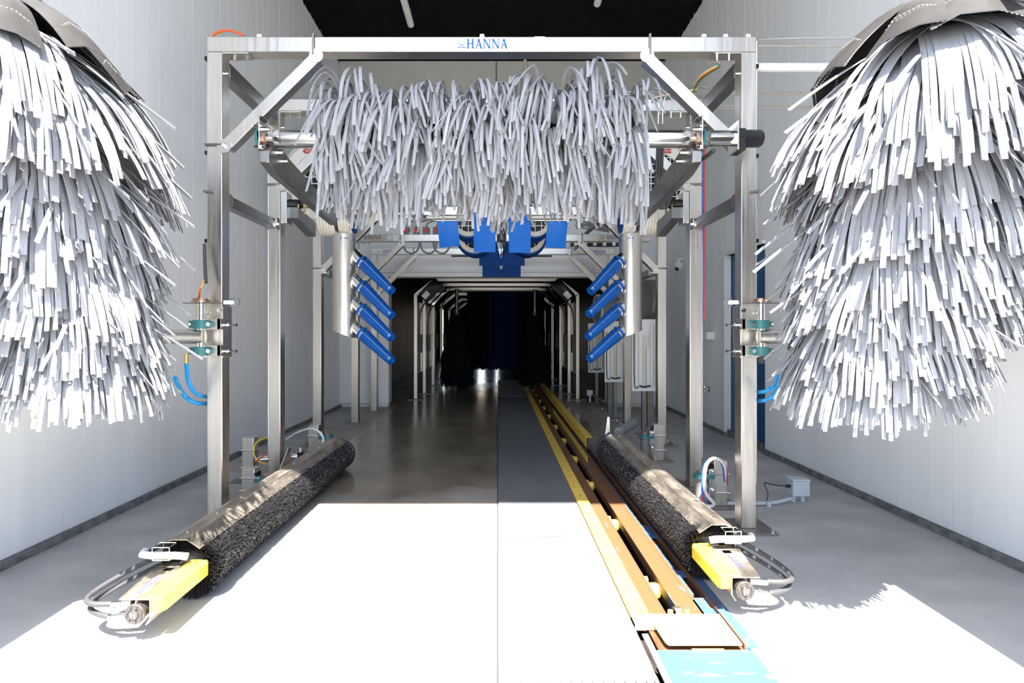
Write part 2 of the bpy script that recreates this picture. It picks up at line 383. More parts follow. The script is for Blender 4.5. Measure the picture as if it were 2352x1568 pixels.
# ceiling tube lights (unlit)
for px, py, yy, lb in ((944, 58, 7.95, 'longer grey tube light running along the dark ceiling, left of centre'), (1371, 12, 7.45, 'stub of a grey tube light at the top edge, right of centre')):
    p = at(px, py, yy); p.z = ZC - .12
    t = thing('tube_light', lb, 'ceiling light', (p.x, p.y, ZC), 'tube lights on the ceiling')
    MB().lathe(p, (0, -1, 0), [(0, .02), (.02, .05), (1.5, .05), (1.52, .02)], 16).build('tube', 'white_plastic', t)
    MB().box(p.x-.03, p.x+.03, p.y-1.4, p.y-1.3, p.z, ZC).box(p.x-.03, p.x+.03, p.y-.25, p.y-.15, p.z, ZC).build('bracket', 'grey_dark', t)

# ------------------------------------------------------------------ steel frames
def ubolt(b, c, ax_x, wd, y0, y1, r=.006):   # round bar hugging a member: seen on its front face
    pass
def frame(name, label, y, xl, xr, zt, pw=.10, brace=True, bl=.62, overhang=0, plate=.15, bt=.075, skipbase=False, zbr=None):
    t = thing(name, label, 'frame', ((xl + xr) / 2, y + pw/2, 0), None)
    for x in (xl, xr - pw):
        cx, cy = x + pw/2, y + pw/2
        p = MB().box(x, x+pw, y, y+pw, .012, zt-pw).build('post', 'steel', t, bevel=.005)
        if not skipbase:
            MB().box(cx-plate, cx+plate, cy-plate, cy+plate, 0, .012).build('base_plate', 'dull_steel', t, bevel=.002)
            bb = MB()
            for sx in (-1, 1):
                for sy in (-1, 1):
                    bb.cyl((cx+sx*(plate-.03), cy+sy*(plate-.03), .012), (cx+sx*(plate-.03), cy+sy*(plate-.03), .03), .012, n=6)
            bb.build('anchor_bolts', 'chrome', t)
    MB().box(xl-overhang, xr+overhang, y, y+pw, zt-pw, zt).build('top_beam', 'steel', t, bevel=.005)
    for s_, x in ((1, xl + pw), (-1, xr - pw)):
        # bolted gusset plate under the beam
        MB().box(*sorted((x, x + s_*.17)), y+.005, y+pw-.005, zt-pw-.008, zt-pw).build('gusset_plate', 'steel', t)
        gb = MB()
        for dx in (.06, .15 - .01): gb.cyl((x+s_*dx, y+.05, zt-pw-.008), (x+s_*dx, y+.05, zt-pw-.035), .009, n=6)
        gb.cyl((x-.0, y+.05, zt-pw-.12), (x+s_*.02, y+.05, zt-pw-.12), .009, n=6)
        gb.build('bolts', 'chrome', t)
        if brace:
            a = V((x + s_*.02, y+.03, zt-pw-bl)); c = V((x + s_*bl, y+.03, zt-pw-.03))
            br = MB().beam(a, c, bt, bt, (0, -1, 0)).build('brace', 'steel', t, bevel=.004)
            for q, dv in ((a, V((0, 0, 1))), (c, V((1, 0, 0)))):
                MB().cyl(q + V((0, -bt/2-.006, 0)) + dv*0, q + V((0, -bt/2+.002, 0)), bt*.62, n=18).build('bracket', 'steel', br)
                MB().cyl(q + V((0, -bt/2-.022, 0)), q + V((0, -bt/2, 0)), .012, n=6).build('bolt', 'chrome', br)
            # u-bolts hugging post and beam
            xo = x - s_*(pw + .004)
            MB().tube([(x + s_*.03, y-.010, a.z+.01), (xo, y-.010, a.z+.01), (xo, y+pw+.01, a.z+.01)], .008, 8).build('u_bolt', 'dull_steel', t)
            MB().tube([(c.x - s_*.02, y-.010, c.z+.005), (c.x - s_*.02, y-.010, zt+.010), (c.x - s_*.02, y+pw+.006, zt+.010)], .008, 8).build('u_bolt', 'dull_steel', t)
    return t
FA, FB, FC, FD, FE = 3.51, 4.45, 6.15, 7.60, 8.74
xl, xr, zt = -1.906, 1.697, 3.235
fa = frame('steel_frame', 'nearest and tallest stainless steel frame, spanning the bay with a large logo on its beam', FA, xl, xr, zt)
fb = frame('steel_frame', 'second stainless steel frame, standing directly behind the nearest one', FB, xl, xr, zt)
fc = frame('steel_frame', 'lower stainless steel frame that carries the blue blowers, third from the front', FC, -2.125, 1.94, 2.74)
fd = frame('steel_frame', 'stainless frame behind the blue nozzles with switch boxes along its beam', FD, -2.08, 1.90, 2.685, overhang=.27)
fe = frame('steel_frame', 'stainless frame standing just in front of the white end wall', FE, -2.07, 1.91, 2.665)
for f_ in (fa, fb, fc, fd, fe): f_['group'] = 'square stainless steel frames over the bay'
# ties between nearest and second frame
def tie(xc, ya, yb, z, lb, m='arm_steel', grp='steel ties between the two tall frames', top=False):
    t = thing('tie_bar', lb, 'steel bar', (xc, ya, z), grp)
    MB().beam((xc, ya+.03, z), (xc, yb-.0, z), .075 if not top else .085, .075 if not top else .10).build('bar', m, t, bevel=.004)
    if not top:
        MB().cyl((xc-.045, ya+.03, z), (xc+.045, ya+.03, z), .045).build('clevis', 'steel_bright', t); MB().cyl((xc-.05, yb-.03, z), (xc+.05, yb-.03, z), .05).build('clevis', 'steel_bright', t)
        MB().cyl((xc-.06, yb-.03, z), (xc+.06, yb-.03, z), .014, n=6).build('bolt', 'chrome', t)
    return t
for s_, nm in ((-1, 'left'), (1, 'right')):
    xi = X0 + s_*1.755
    tie(xi, FA+.1, FB, 2.19, f'steel tie bar at mid height joining the {nm} posts of the two tall frames')
    tie(xi, FA+.1, FB+.0, 3.075, f'upper steel bar running back from the {nm} top corner of the nearest frame', top=True)
    tz = 1.98; xo = X0 + s_*1.93
    tie(xo, FC+.1, FD, tz+.02, f'dark tie bar between the {nm} posts behind the blue nozzles', 'arm_steel', 'tie bars of the lower frames')
    # u-bolts at ties: parts of the frames
    xp = X0 + s_*1.8
    for f_, yy in ((fa, FA), (fb, FB)):
        MB().tube([(xi - s_*.03, yy+.13, 2.20), (xi + s_*.0, yy-.010, 2.215), (X0+s_*1.812, yy-.010, 2.22), (X0+s_*1.812, yy+.11, 2.22)], .008, 8).build('u_bolt', 'dull_steel', f_)
# logo plate and word on the nearest beam
MB().box(-.275, .065, FA-.003, FA, 3.143, 3.227).build('logo_plate', 'white_plastic', fa)
word('HANNA', (-.205, FA-.003, 3.155), (1, 0, 0), (0, 0, 1), .062, (0, -1, 0), 'lettering', 'letter_blue', fa)
emblem((-.262, FA-.003, 3.160), (1, 0, 0), (0, 0, 1), .045, (0, -1, 0), 'letter_blue', fa)
for px, f_, yy, py, mm in ((836, fd, FD, 549, 'letter_dark'), (1394, fd, FD, 549, 'letter_dark'), (878, fe, FE, 581, 'letter_violet'), (1358, fe, FE, 581, 'letter_violet')):
    p = at(px, py, yy)
    word('HANNA', (p.x, yy, p.z), (1, 0, 0), (0, 0, 1), .055, (0, -1, 0), 'lettering', mm, f_)
    emblem((p.x-.08, yy, p.z+.01), (1, 0, 0), (0, 0, 1), .045, (0, -1, 0), mm, f_)
# white clips standing on the nearest beam
for px in (592, 1107, 1240, 1620, 1670, 1722):
    x = (px - VPX) / 350.4
    if px != 1240: MB().prism([(x-.018, FA+.02, zt), (x+.018, FA+.02, zt), (x+.013, FA+.02, zt+.028), (x-.013, FA+.02, zt+.028)], (0, .03, 0)).build('clip', 'white_plastic', fa)
    else: MB().box(x-.035, x+.035, FA+.02, FA+.05, zt, zt+.012).build('clip', 'cream_metal', fa)

# hinge brackets for the wrap brushes on the nearest posts
for s_, nm in ((-1, 'left'), (1, 'right')):
    xp = X0 + s_*1.751                     # post centre
    yb = FA
    bk = MB().box(xp-.052, xp+.052, yb-.010, yb, 1.13, 1.47).box(xp-s_*.060, xp-s_*.050, yb-.01, yb+.11, 1.13, 1.47).build('hinge_bracket', 'steel', fa, bevel=.003)
    xs = xp + s_*.035                      # hinge shaft
    for z in (1.175, 1.345):
        MB().box(xp-.085, xp+.085, yb-.085, yb-.075, z-.03, z+.04).box(*sorted((xp-s_*.085, xp-s_*.060)), yb-.085, yb+.02, z-.03, z+.04).build('clamp_plate', 'steel', bk, bevel=.003)
        be = MB().prism([(xs-.075, yb-.105, z-.018), (xs+.03, yb-.105, z-.018), (xs+.075, yb-.105, z-.01), (xs+.075, yb-.105, z+.018), (xs+.03, yb-.105, z+.026), (xs-.075, yb-.105, z+.026)], (0, .022, 0))
        be.cyl((xs, yb-.10, z-.025), (xs, yb-.10, z+.03), .045, n=20)
        be.build('bearing', 'green_cast', bk, bevel=.003)
        MB().cyl((xs-s_*.055, yb-.118, z+.004), (xs-s_*.055, yb-.10, z+.004), .014, n=6).cyl((xs+s_*.06, yb-.118, z+.004), (xs+s_*.06, yb-.10, z+.004), .009, n=6).build('bolt', 'chrome', bk)
        MB().box(xs-.022, xs+.012, yb-.107, yb-.104, z-.002, z+.008).build('data_tag', 'cable_yellow', bk)
        MB().cyl((xp-s_*.085, yb-.03, z), (xp-s_*.155, yb-.03, z), .006, n=8).cyl((xp-s_*.10, yb-.03, z), (xp-s_*.112, yb-.03, z), .013, n=6).cyl((xp-s_*.15, yb-.03, z), (xp-s_*.16, yb-.03, z), .011, n=10).build('adjusting_screw', 'chrome', bk)
    for z in (1.16, 1.44):
        MB().cyl((xp-s_*.045, yb-.02, z-.0), (xp-s_*.045, yb-.035, z), .013, n=6).cyl((xp+s_*.045, yb-.02, z-.015), (xp+s_*.045, yb-.035, z-.015), .010, n=6).build('bolt', 'chrome', bk)
    # sensor arm with white roller above the hinge
    MB().lathe((xs, yb-.10, 1.49), (0, 0, 1), [(0, 0), (0, .055), (.008, .055), (.008, .045), (.022, .045), (.022, 0)], 24).build('flange', 'rusty_chrome', bk)
    MB().prism([(xs+s_*.08, yb-.16, 1.478), (xs+s_*.02, yb-.05, 1.478), (xs-s_*.10, yb-.085, 1.478), (xs-s_*.18, yb-.11, 1.478), (xs-s_*.10, yb-.13, 1.478)], (0, 0, .005)).build('lever', 'steel_bright', bk, fix=True)
    MB().box(*sorted((xs-s_*.155, xs-s_*.215)), yb-.125, yb-.10, 1.475, 1.50).build('switch', 'white_plastic', bk, bevel=.004)
    MB().cyl((xs-s_*.212, yb-.10, 1.487), (xs-s_*.212, yb-.085, 1.487), .033, n=20).build('roller', 'grey_dark', bk)

# ------------------------------------------------------------------ cloth strips
def add_strip(b, p, az, pitch0, pitch1, L, wd, th, pw=.8, slit=.4, jy=0., jp=0., curl=0., segs=9, tip=0.):
    # p start, az heading (angle in xy), pitch from pitch0 to pitch1 along the length
    p = V(p); n = segs; vs = []; ds = L / n
    for k in range(n + 1):
        s = k / n; f = max(0, (s - slit) / (1 - slit)) if slit < 1 else 0
        pi = pitch0 + (pitch1 + jp * f - pitch0) * (s ** pw)
        a = az + jy * f + curl * f * f
        d = V((math.cos(a)*math.cos(pi), math.sin(a)*math.cos(pi), math.sin(pi)))
        if k: p = p + d * ds
        sd_ = V((-math.sin(a), math.cos(a), 0)); nn = sd_.cross(d)
        if f > 0 and tip: sd_ = (sd_ + nn * tip * f).normalized(); nn = sd_.cross(d)
        ww = wd * .5
        vs += [p - sd_*ww - nn*th/2, p + sd_*ww - nn*th/2, p + sd_*ww + nn*th/2, p - sd_*ww + nn*th/2]
    fs = [(0, 3, 2, 1)]
    for k in range(n):
        for j in range(4):
            j2 = (j+1) % 4; fs.append((k*4+j, k*4+j2, (k+1)*4+j2, (k+1)*4+j))
    fs.append((n*4, n*4+1, n*4+2, n*4+3))
    b.add(vs, fs)
def to_mesh(b, name, m, sm=False):
    me = bpy.data.meshes.new(name); me.from_pydata(b.v, [], b.f); me.materials.append(M[m])
    if sm: me.polygons.foreach_set('use_smooth', [True]*len(me.polygons)); me.set_sharp_from_angle(angle=R(40))
    return me
def inst(name, me, parent, loc, rz=0, sc=(1, 1, 1), rot=None):
    o = bpy.data.objects.new(name, me); C.objects.link(o); o.parent = parent
    o.location = loc; o.rotation_euler = rot if rot else (0, 0, rz); o.scale = sc
    return o
# wrap brush panels, heading +x from the hub
NW = 11
def wrap_panel(seed, L=.80, p0=-8, p1=-70, pwr=.95, slit=.42):
    r = random.Random(seed); b = MB(); a0 = R(p0) + R(r.uniform(-4, 4)); bias = r.uniform(-.10, .10)
    wd = .0175
    for i in range(NW):
        o = (i - (NW-1)/2) * wd
        add_strip(b, (.03, o, 0), 0, a0, R(p1), L * r.uniform(.90, 1.03), wd, .0045, pwr, slit + r.uniform(-.06, .12),
                  jy=bias + (i - (NW-1)/2)*.010 + r.gauss(0, .05), jp=r.gauss(0, .06), curl=r.gauss(0, .08), tip=r.gauss(0, .35), segs=10)
        if r.random() < .12:
            add_strip(b, (.05, o, -.02), 0, a0, R(p1+r.uniform(5, 30)), L*r.uniform(.6, .95), wd*.9, .0045, pwr, slit, jy=r.uniform(-.5, .5), jp=.2, curl=r.uniform(-.5, .5), tip=1.0, segs=10)
    return to_mesh(b, 'cloth_panel', 'cloth_grey', True)
wrap_me = [wrap_panel(s) for s in range(8)] 
wrap_low = [wrap_panel(50+s, L=.73, p0=-16, p1=-74, pwr=.72) for s in range(8)]
def apron_mesh(seed):
    r = random.Random(seed); b = MB(); n = 9; rows = []
    for k in range(n+1):
        s = k/n; rr = .03 + .43*s; z = .06 - .25*s**1.9; hw = .035 + .085*s
        fold = .028*math.sin(s*2.2)
        rows.append([V((rr, -hw, z - fold)), V((rr, -hw*.4, z + fold*.8)), V((rr, hw*.4, z + fold*.8)), V((rr, hw, z - fold*.4))])
    vs = [p for q in rows for p in q] + [p - V((0, 0, .004)) for q in rows for p in q]; o = (n+1)*4; fs = []
    for k in range(n):
        for j in range(3): a = k*4+j; fs += [(a, a+4, a+5, a+1), (o+a, o+a+1, o+a+5, o+a+4)]
    for k in range(n): fs += [(k*4, o+k*4, o+k*4+4, k*4+4), (k*4+3, k*4+7, o+k*4+7, o+k*4+3)]
    for j in range(3): fs += [(n*4+j, o+n*4+j, o+n*4+j+1, n*4+j+1), (j, j+1, o+j+1, o+j)]
    b.add(vs, fs)
    st = MB()
    for dd in (.012,):
        q = [rows[n-2][0]*1, rows[n-2][1]*1, rows[n-2][2]*1, rows[n-2][3]*1]
        e = [rows[n][0]*.94 + rows[n-1][0]*.06, rows[n][1], rows[n][2], rows[n][3]*.94 + rows[n-1][3]*.06]
        path = [q[0], q[1], q[2], q[3], (q[3]+rows[n][3])/2, rows[n-0][3]*.5+rows[n-1][3]*.5, ]
        loop = [q[0]+V((0,.010,.003)), q[1]+V((0,0,.003)), q[2]+V((0,0,.003)), q[3]+V((0,-.010,.003)), rows[n][3]+V((-.012,-.010,.003)), rows[n][2]+V((-.012,0,.003)), rows[n][1]+V((-.012,0,.003)), rows[n][0]+V((-.012,.010,.003))]
        for i in range(8):                              # dashed stitching
            a_, b_ = loop[i], loop[(i+1) % 8]; m = max(2, int((b_-a_).length/.012))
            for k in range(m):
                u, v_ = a_.lerp(b_, k/m), a_.lerp(b_, (k+.62)/m); st.beam(u, v_, .0018, .0018)
    return to_mesh(b, 'apron_flap', 'vinyl', True), to_mesh(st, 'stitching', 'thread')
aprons = [apron_mesh(s) for s in range(3)]
def wrap_brush(s_, nm, top, bot, seed, label):
    r = random.Random(seed); top, bot = V(top), V(bot)
    t = thing('wrap_brush', label, 'car wash brush', (bot.x, bot.y, 0), 'large upright grey cloth brushes')
    O = WL[t.name]
    ax = (top - bot).normalized()
    MB().cyl(bot - ax*.0, top + ax*.10, .075, n=20).build('hub', 'black_plastic', t)
    MB().cyl(top + ax*.03, top + ax*.36, .03, n=16).build('spindle', 'steel_bright', t)
    MB().lathe(top + ax*.015, ax, [(0, .14), (.012, .14), (.014, .06), (.05, .05)], 24).build('cap_plate', 'black_plastic', t)
    tiers, per = 13, 18; H = (top - bot).length
    for k in range(tiers):
        f = k / (tiers - 1); p = top.lerp(bot, f)
        for j in range(per):
            a = 2*math.pi*(j + (k % 2)*.5)/per + r.gauss(0, .05)
            me = r.choice(wrap_me if k < 3 else wrap_low); sc = r.uniform(.95, 1.06) * (1.0 if k < 6 else 1.0 - .038*(k-5))
            if s_ < 0 and abs((a % (2*math.pi)) - math.pi) < .9: sc *= .84
            o = inst('cloth_panel', me, t, p + V((0, 0, r.gauss(0, .012))) - O, a, (sc, sc, sc * r.uniform(.96, 1.05)))
            o.rotation_euler = (r.gauss(0, .05), r.gauss(0, .05), a)
    for j in range(11):
        a = 2*math.pi*j/11 + r.gauss(0, .08) + .3; me, stt = aprons[j % 3]
        o = inst('apron_flap', me, t, top + V((0, 0, .035 + .012*(j % 3))) - O, a, (1, r.uniform(.95, 1.25), 1))
        o.rotation_euler = (r.gauss(0, .08), R(3) + r.gauss(0, .04), a)
        o2 = inst('stitching', stt, o, (0, 0, 0))
        o.scale = (1.05, o.scale[1], 1.1)
    # swing arm: from the hinge on the post, out and up behind the brush, over to the hub
    xs = X0 + s_*(1.751 + .035); yb = FA - .10
    out = V((top.x + s_*.10, top.y + .55, 1.29))
    MB().cyl((xs, yb, 1.15), (xs, yb, 1.50), .024, n=16).build('hinge_shaft', 'steel_bright', t)
    MB().cyl((xs - s_*.02, yb, 1.27), (xs + s_*.22, yb-.02, 1.27), .045, n=24).cyl((xs+s_*.20, yb-.02, 1.27), (top.x + s_*.42, yb-.3, 1.27), .045, n=24).build('swing_arm', 'steel', t)
    q = V((top.x + s_*.42, yb-.3, 1.27))
    MB().cyl(q, (q.x, q.y, top.z + .42), .045, n=20).cyl((q.x, q.y, top.z+.42), top + ax*.36, .04, n=20).build('mast', 'steel', t)
    return t
topR = V((1.90, 2.30, 2.60)); botR = V((1.60, 2.30, 1.36))
def mir(v): return V((2*X0 - v.x, v.y, v.z))
wrap_brush(1, 'right', topR, botR, 11, 'big upright grey cloth brush in front of the right post, by the blue door')
wrap_brush(-1, 'left', mir(topR), mir(botR), 23, 'big upright grey cloth brush hanging in front of the left hand post')

# ------------------------------------------------------------------ overhead brush
YB, ZB = 3.37, 2.515
ob = thing('overhead_brush', 'wide horizontal grey cloth brush hanging across the middle under the logo beam', 'car wash brush', (X0, YB, ZB))
MB().lathe((-1.40, YB, ZB), (1, 0, 0), [(0, 0), (0, .050), (.012, .058), (.05, .058), (.052, .056), (2.54, .056), (2.542, .058), (2.588, .058), (2.60, .05), (2.60, 0)], 32).build('drum', 'steel_bright', ob)
MB().cyl((-1.50, YB, ZB), (-1.39, YB, ZB), .020, n=16).cyl((1.19, YB, ZB), (1.31, YB, ZB), .020, n=16).build('shaft', 'steel', ob)
MB().cyl((-1.06, YB, ZB), (.85, YB, ZB), .098, n=20).build('carrier_sleeve', 'black_plastic', ob)
# black carrier plates the cloths are laced to
for k in range(19):
    x = -1.02 + k * 1.84/18
    MB().lathe((x-.012, YB, ZB), (1, 0, 0), [(0, .05), (0, .14), (.02, .14), (.02, .05)], 12).build('carrier_plate', 'black_plastic', ob)
def sag_panel(seed, th, L=.56, n=6, wd=.0165):
    # cloth leaving the drum at angle th (0 = towards camera, 90 = up), stiff at first and then falling over
    r = random.Random(seed); b = MB(); tw = r.uniform(-.35, .35)
    for i in range(n):
        o = (i - (n-1)/2)*wd; LL = L*r.uniform(.86, 1.08); seg = 12; ds = LL/seg
        d = V((r.gauss(0, .03), -math.cos(th), math.sin(th))); p = V((o, 0, 0)) + d*.10; st = r.uniform(.8, 1.25)
        side = V((1, 0, 0)); jx = tw + (i-(n-1)/2)*.03 + r.gauss(0, .20); jf = r.gauss(0, .12); vs = []
        fall = -1 if math.cos(th) > -.15 else 1
        flop = r.uniform(.7, 1.4)
        for k in range(seg+1):
            s = k/seg; f = max(0, (s-.22)/.78)
            if k:
                g = 9.5*(.25 + 1.5*s)/st*flop
                d = d + V((jx*.45*f, (fall*.35*f if d.z > .1 else 0) + jf*.12*f, -g*ds))
                if d.z < -.2: d.y *= .86
                d.normalize(); p = p + d*ds
            sv = (side - d*side.dot(d)).normalized(); nn = sv.cross(d)
            if f > 0: a_ = (jx*2.0)*f; sv, nn = sv*math.cos(a_)+nn*math.sin(a_), nn*math.cos(a_)-sv*math.sin(a_)
            vs += [p - sv*wd/2 - nn*.002, p + sv*wd/2 - nn*.002, p + sv*wd/2 + nn*.002, p - sv*wd/2 + nn*.002]
        fs = [(0, 3, 2, 1)]
        for k in range(seg):
            for j in range(4): j2 = (j+1) % 4; fs.append((k*4+j, k*4+j2, (k+1)*4+j2, (k+1)*4+j))
        fs.append((seg*4, seg*4+1, seg*4+2, seg*4+3)); b.add(vs, fs)
    return to_mesh(b, 'cloth_panel', 'cloth_grey', True)
angs = [-65, -38, -12, 14, 38, 60, 82, 104, 130, 160, 200]
sag = {a: [sag_panel(200 + a*5 + s, R(a), L=.45 if -70 < a < 60 else (.57 if a < 110 else .5), n=7 if a != 82 else 6) for s in range(7)] for a in angs}
rb = random.Random(5)
for k in range(20):
    x = -.985 + k * 1.79/19
    for a in angs:
        if -20 < a < 70 and rb.random() < .16: continue
        me = rb.choice(sag[a]); sc = rb.uniform(.86, 1.10)
        if a in (82, 104): sc *= 1.06 if k in (0, 1, 2, 12, 14, 15, 16, 17) else .90
        if k in (0, 1, 18, 19): sc *= 1.02
        o = inst('cloth_panel', me, ob, (x + rb.gauss(0, .012) - X0, rb.gauss(0, .01), rb.gauss(0, .008)), 0, (sc, sc, sc))
        spl = (-.5 + k/19)*.10
        o.rotation_euler = (rb.gauss(0, .16), rb.gauss(0, .10) + spl * -1.2, rb.gauss(0, .12))
# side plates, green bearings, motor
for s_, nm in ((-1, 'left'), (1, 'right')):
    xp = X0 + s_*1.375
    MB().box(xp-.004, xp+.004, YB-.055, YB+.06, ZB-.085, ZB+.125).box(*sorted((xp, xp-s_*.025)), YB-.06, YB+.05, ZB+.118, ZB+.125).box(*sorted((xp, xp-s_*.025)), YB-.06, YB+.05, ZB-.085, ZB-.078).build('bearing_plate', 'steel_bright', ob, bevel=.002)
    MB().lathe((xp + s_*.004, YB, ZB), (s_, 0, 0), [(0, .075), (.016, .07), (.02, .04), (.03, .035), (.03, 0)], 6).build('bearing', 'green_cast', ob)
    bb = MB()
    for dz in (-.06, .07):
        for dy in (-.03, .03): bb.cyl((xp-s_*.035, YB+dy, ZB+dz), (xp+s_*.035, YB+dy, ZB+dz), .011, n=6)
    bb.build('bolts', 'chrome', ob)
    MB().cyl((xp-s_*.006, YB, ZB), (xp-s_*.030, YB, ZB), .034, n=16).build('seal', 'rusty_chrome', ob)
    # lift arm going back to the second frame
    a0 = V((X0+s_*1.345, YB-.02, ZB-.115)); a1 = V((X0+s_*1.345, FB+.28, ZB-.215))
    MB().prism([a0+V((-.03,-.02,-.045)), a0+V((-.03,-.02,.025)), a0+V((-.03,.09,.125)), a0+V((-.03,.30,.08)), a1+V((-.03,0,.06)), a1+V((-.03,0,-.06)), a0+V((-.03,.12,-.085))], (.06, 0, 0)).build('lift_arm', 'arm_steel', ob, bevel=.004, fix=True)
    MB().cyl(a0+V((-s_*.03, .12, .06)), a0+V((-s_*.06, .12, .06)), .014, n=6).cyl(a0+V((-s_*.03, .20, .03)), a0+V((-s_*.06, .20, .03)), .012, n=6).build('bolts', 'chrome', ob)
MB().cyl((1.27, YB, ZB+.005), (1.30, YB, ZB+.005), .03, n=16).cyl((1.325, YB, ZB+.002), (1.485, YB, ZB+.002), .048, n=24).build('coupling', 'steel_bright', ob)
MB().box(1.480, 1.490, YB-.07, YB+.07, ZB-.09, ZB+.09).build('motor_plate', 'steel_bright', ob, bevel=.002)
mo = MB().lathe((1.49, YB, ZB), (1, 0, 0), [(0, .0), (0, .062), (.05, .062), (.05, .054), (.155, .054), (.17, .046), (.17, 0)], 28).box(1.49, 1.535, YB-.06, YB+.055, ZB-.09, ZB+.045)
mo.build('motor', 'black_plastic', ob, bevel=.002)
# pivot gear on the second frame
for s_, nm in ((-1, 'left'), (1, 'right')):
    xi = X0 + s_*1.69
    pg = MB().box(*sorted((xi, xi-s_*.05)), FB-.02, FB+.10, 2.20, 2.46).build('pivot_plate', 'steel_bright', fb, bevel=.003)
    MB().prism([(xi-s_*.05, FB+.02, 2.34), (xi-s_*.05, FB+.02, 2.25), (xi-s_*.05, FB+.45, 2.17), (xi-s_*.05, FB+.45, 2.30)], (-s_*.08, 0, 0)).build('pivot_channel', 'arm_steel', pg, fix=True)
    MB().lathe((xi-s_*.05, FB+.12, 2.385), (-s_, 0, 0), [(0, 0), (0, .045), (.06, .045), (.07, .03), (.10, .03), (.10, 0)], 20).build('motor', 'black_plastic', pg)
    MB().cyl((xi-s_*.15, FB+.12, 2.385), (xi-s_*.40, FB+.12, 2.385), .030, n=20).build('pivot_pipe', 'steel', pg)
    for dx in (.12, .17): MB().cyl((xi-s_*dx, FB+.05, 2.37), (xi-s_*dx, FB+.05, 2.28), .008, n=8).build('stud', 'brass', pg)
    # linkage cylinder
    MB().cyl((X0+s_*1.16, FB-.02, 2.95), (X0+s_*1.16, FB-.1, 2.50), .035, n=18).build('air_cylinder', 'steel_bright', fb)
    MB().cyl((X0+s_*1.16, FB-.1, 2.50), (X0+s_*1.16, FB-.12, 2.40), .040, n=18).build('cylinder_end', 'black_plastic', fb)
    MB().cyl((X0+s_*1.16, FB-.12, 2.40), (X0+s_*1.16, FB-.13, 2.26), .011, n=10).build('cylinder_rod', 'chrome', fb)

# ------------------------------------------------------------------ blowers
def fan(parent, c, r, hm='blue_band', ring='cream_light', nd=10):
    c = V(c)
    f = MB().lathe(c, (0, -1, 0), [(0, r*.72), (.03, r*.72), (.034, r*.76), (.034, r*.97), (.02, r), (0, r)], 40).build('fan_ring', ring, parent)
    MB().lathe(c + V((0, .005, 0)), (0, 1, 0), [(0, r*.99), (0, r*1.10), (.16, r*1.14), (.5, r*1.0), (.5, 0)], 40).build('fan_housing', hm, parent)
    MB().cyl(c + V((0, .02, 0)), c + V((0, .03, 0)), r*.98, n=32).build('fan_back', 'black_plastic', f)
    g = MB(); rr = r*.74; k = -rr
    n = int(2*rr/.066)
    for i in range(1, n):
        q = -rr + 2*rr*i/n; h = math.sqrt(max(0, rr*rr-q*q))
        g.beam(c+V((q, -.02, -h)), c+V((q, -.02, h)), .009, .009, (0, 1, 0)); g.beam(c+V((-h, -.022, q)), c+V((h, -.022, q)), .009, .009, (0, 1, 0))
    g.build('grille', 'white_plastic', f)
    bt = MB()
    for i in range(8):
        t_ = 2*math.pi*(i+.5)/8; bt.sphere(c + V((math.cos(t_)*r*.88, -.036, math.sin(t_)*r*.88)), r*.025, 8, 5)
    bt.build('screws', 'chrome', f)
    return f
# overhead blower group
bl = thing('overhead_blower', 'overhead blower set with four bright blue hanging flaps and round cream fan grilles', 'blower', (.04, 6.4, 2.60))
for px in (1076, 1229): fan(bl, at(px, 505, 6.35), .20)
for px in (1090, 1214): fan(bl, at(px, 543, 7.05), .22)
rz = at(1150, 506, 6.0).z
MB().cyl((-.69, 6.0, rz), (.77, 6.0, rz), .012, n=12).build('rod', 'steel_bright', bl)
MB().box(-.80, .88, 6.02, 6.07, rz+.025, rz+.055).box(-.78, -.66, 6.02, 6.3, rz+.05, rz+.07).box(.74, .86, 6.02, 6.3, rz+.05, rz+.07).build('carrier_rail', 'cream_metal', bl)
def flap(pts, yy, top_roll=False, lean=0):
    P = [at(x, y_, yy) for x, y_ in pts]; n = 6; vs = []; fs = []
    for k in range(n+1):
        f = k/n; l = P[0].lerp(P[3], f); r_ = P[1].lerp(P[2], f); bow = .02*math.sin(f*3.1) + lean*f
        for m_ in range(5):
            q = l.lerp(r_, m_/4); q.y += bow + .008*math.sin(m_*1.7+f*3); vs.append(q)
    b = MB(); o = len(vs); vs2 = vs + [q + V((0, .005, 0)) for q in vs]
    for k in range(n):
        for m_ in range(4): a = k*5+m_; fs += [(a, a+5, a+6, a+1), (o+a, o+a+1, o+a+6, o+a+5)]
    for k in range(n): fs += [(k*5, o+k*5, o+k*5+5, k*5+5), (k*5+4, k*5+9, o+k*5+9, o+k*5+4)]
    for m_ in range(4): a = n*5+m_; fs.append((a, o+a, o+a+1, a+1)); fs.append((m_, m_+1, o+m_+1, o+m_))
    b.add(vs2, fs)
    fo = b.build('flap', 'blue_flap', bl, fix=True)
    if top_roll:
        a = at(pts[0][0]-5, 506.5, yy); c = at(pts[1][0]+5, 506.5, yy); MB().cyl(a-V((0,.012,0)), c-V((0,.012,0)), .010, n=12).build('flap_hem', 'blue_flap', fo)
        m_ = at((pts[0][0]+pts[1][0])/2, 507, yy); MB().sphere(m_-V((0,.026,0)), .008).build('rivet', 'chrome', fo)
    return fo
flap([(1003, 508), (1051, 508), (1056, 564), (1010, 569)], 5.98)
flap([(1087, 478), (1139, 478), (1138, 579), (1088, 579)], 5.96, True)
flap([(1168, 478), (1220, 478), (1219, 580), (1169, 580)], 5.96, True)
flap([(1258, 508), (1305, 508), (1299, 570), (1253, 568)], 5.98)
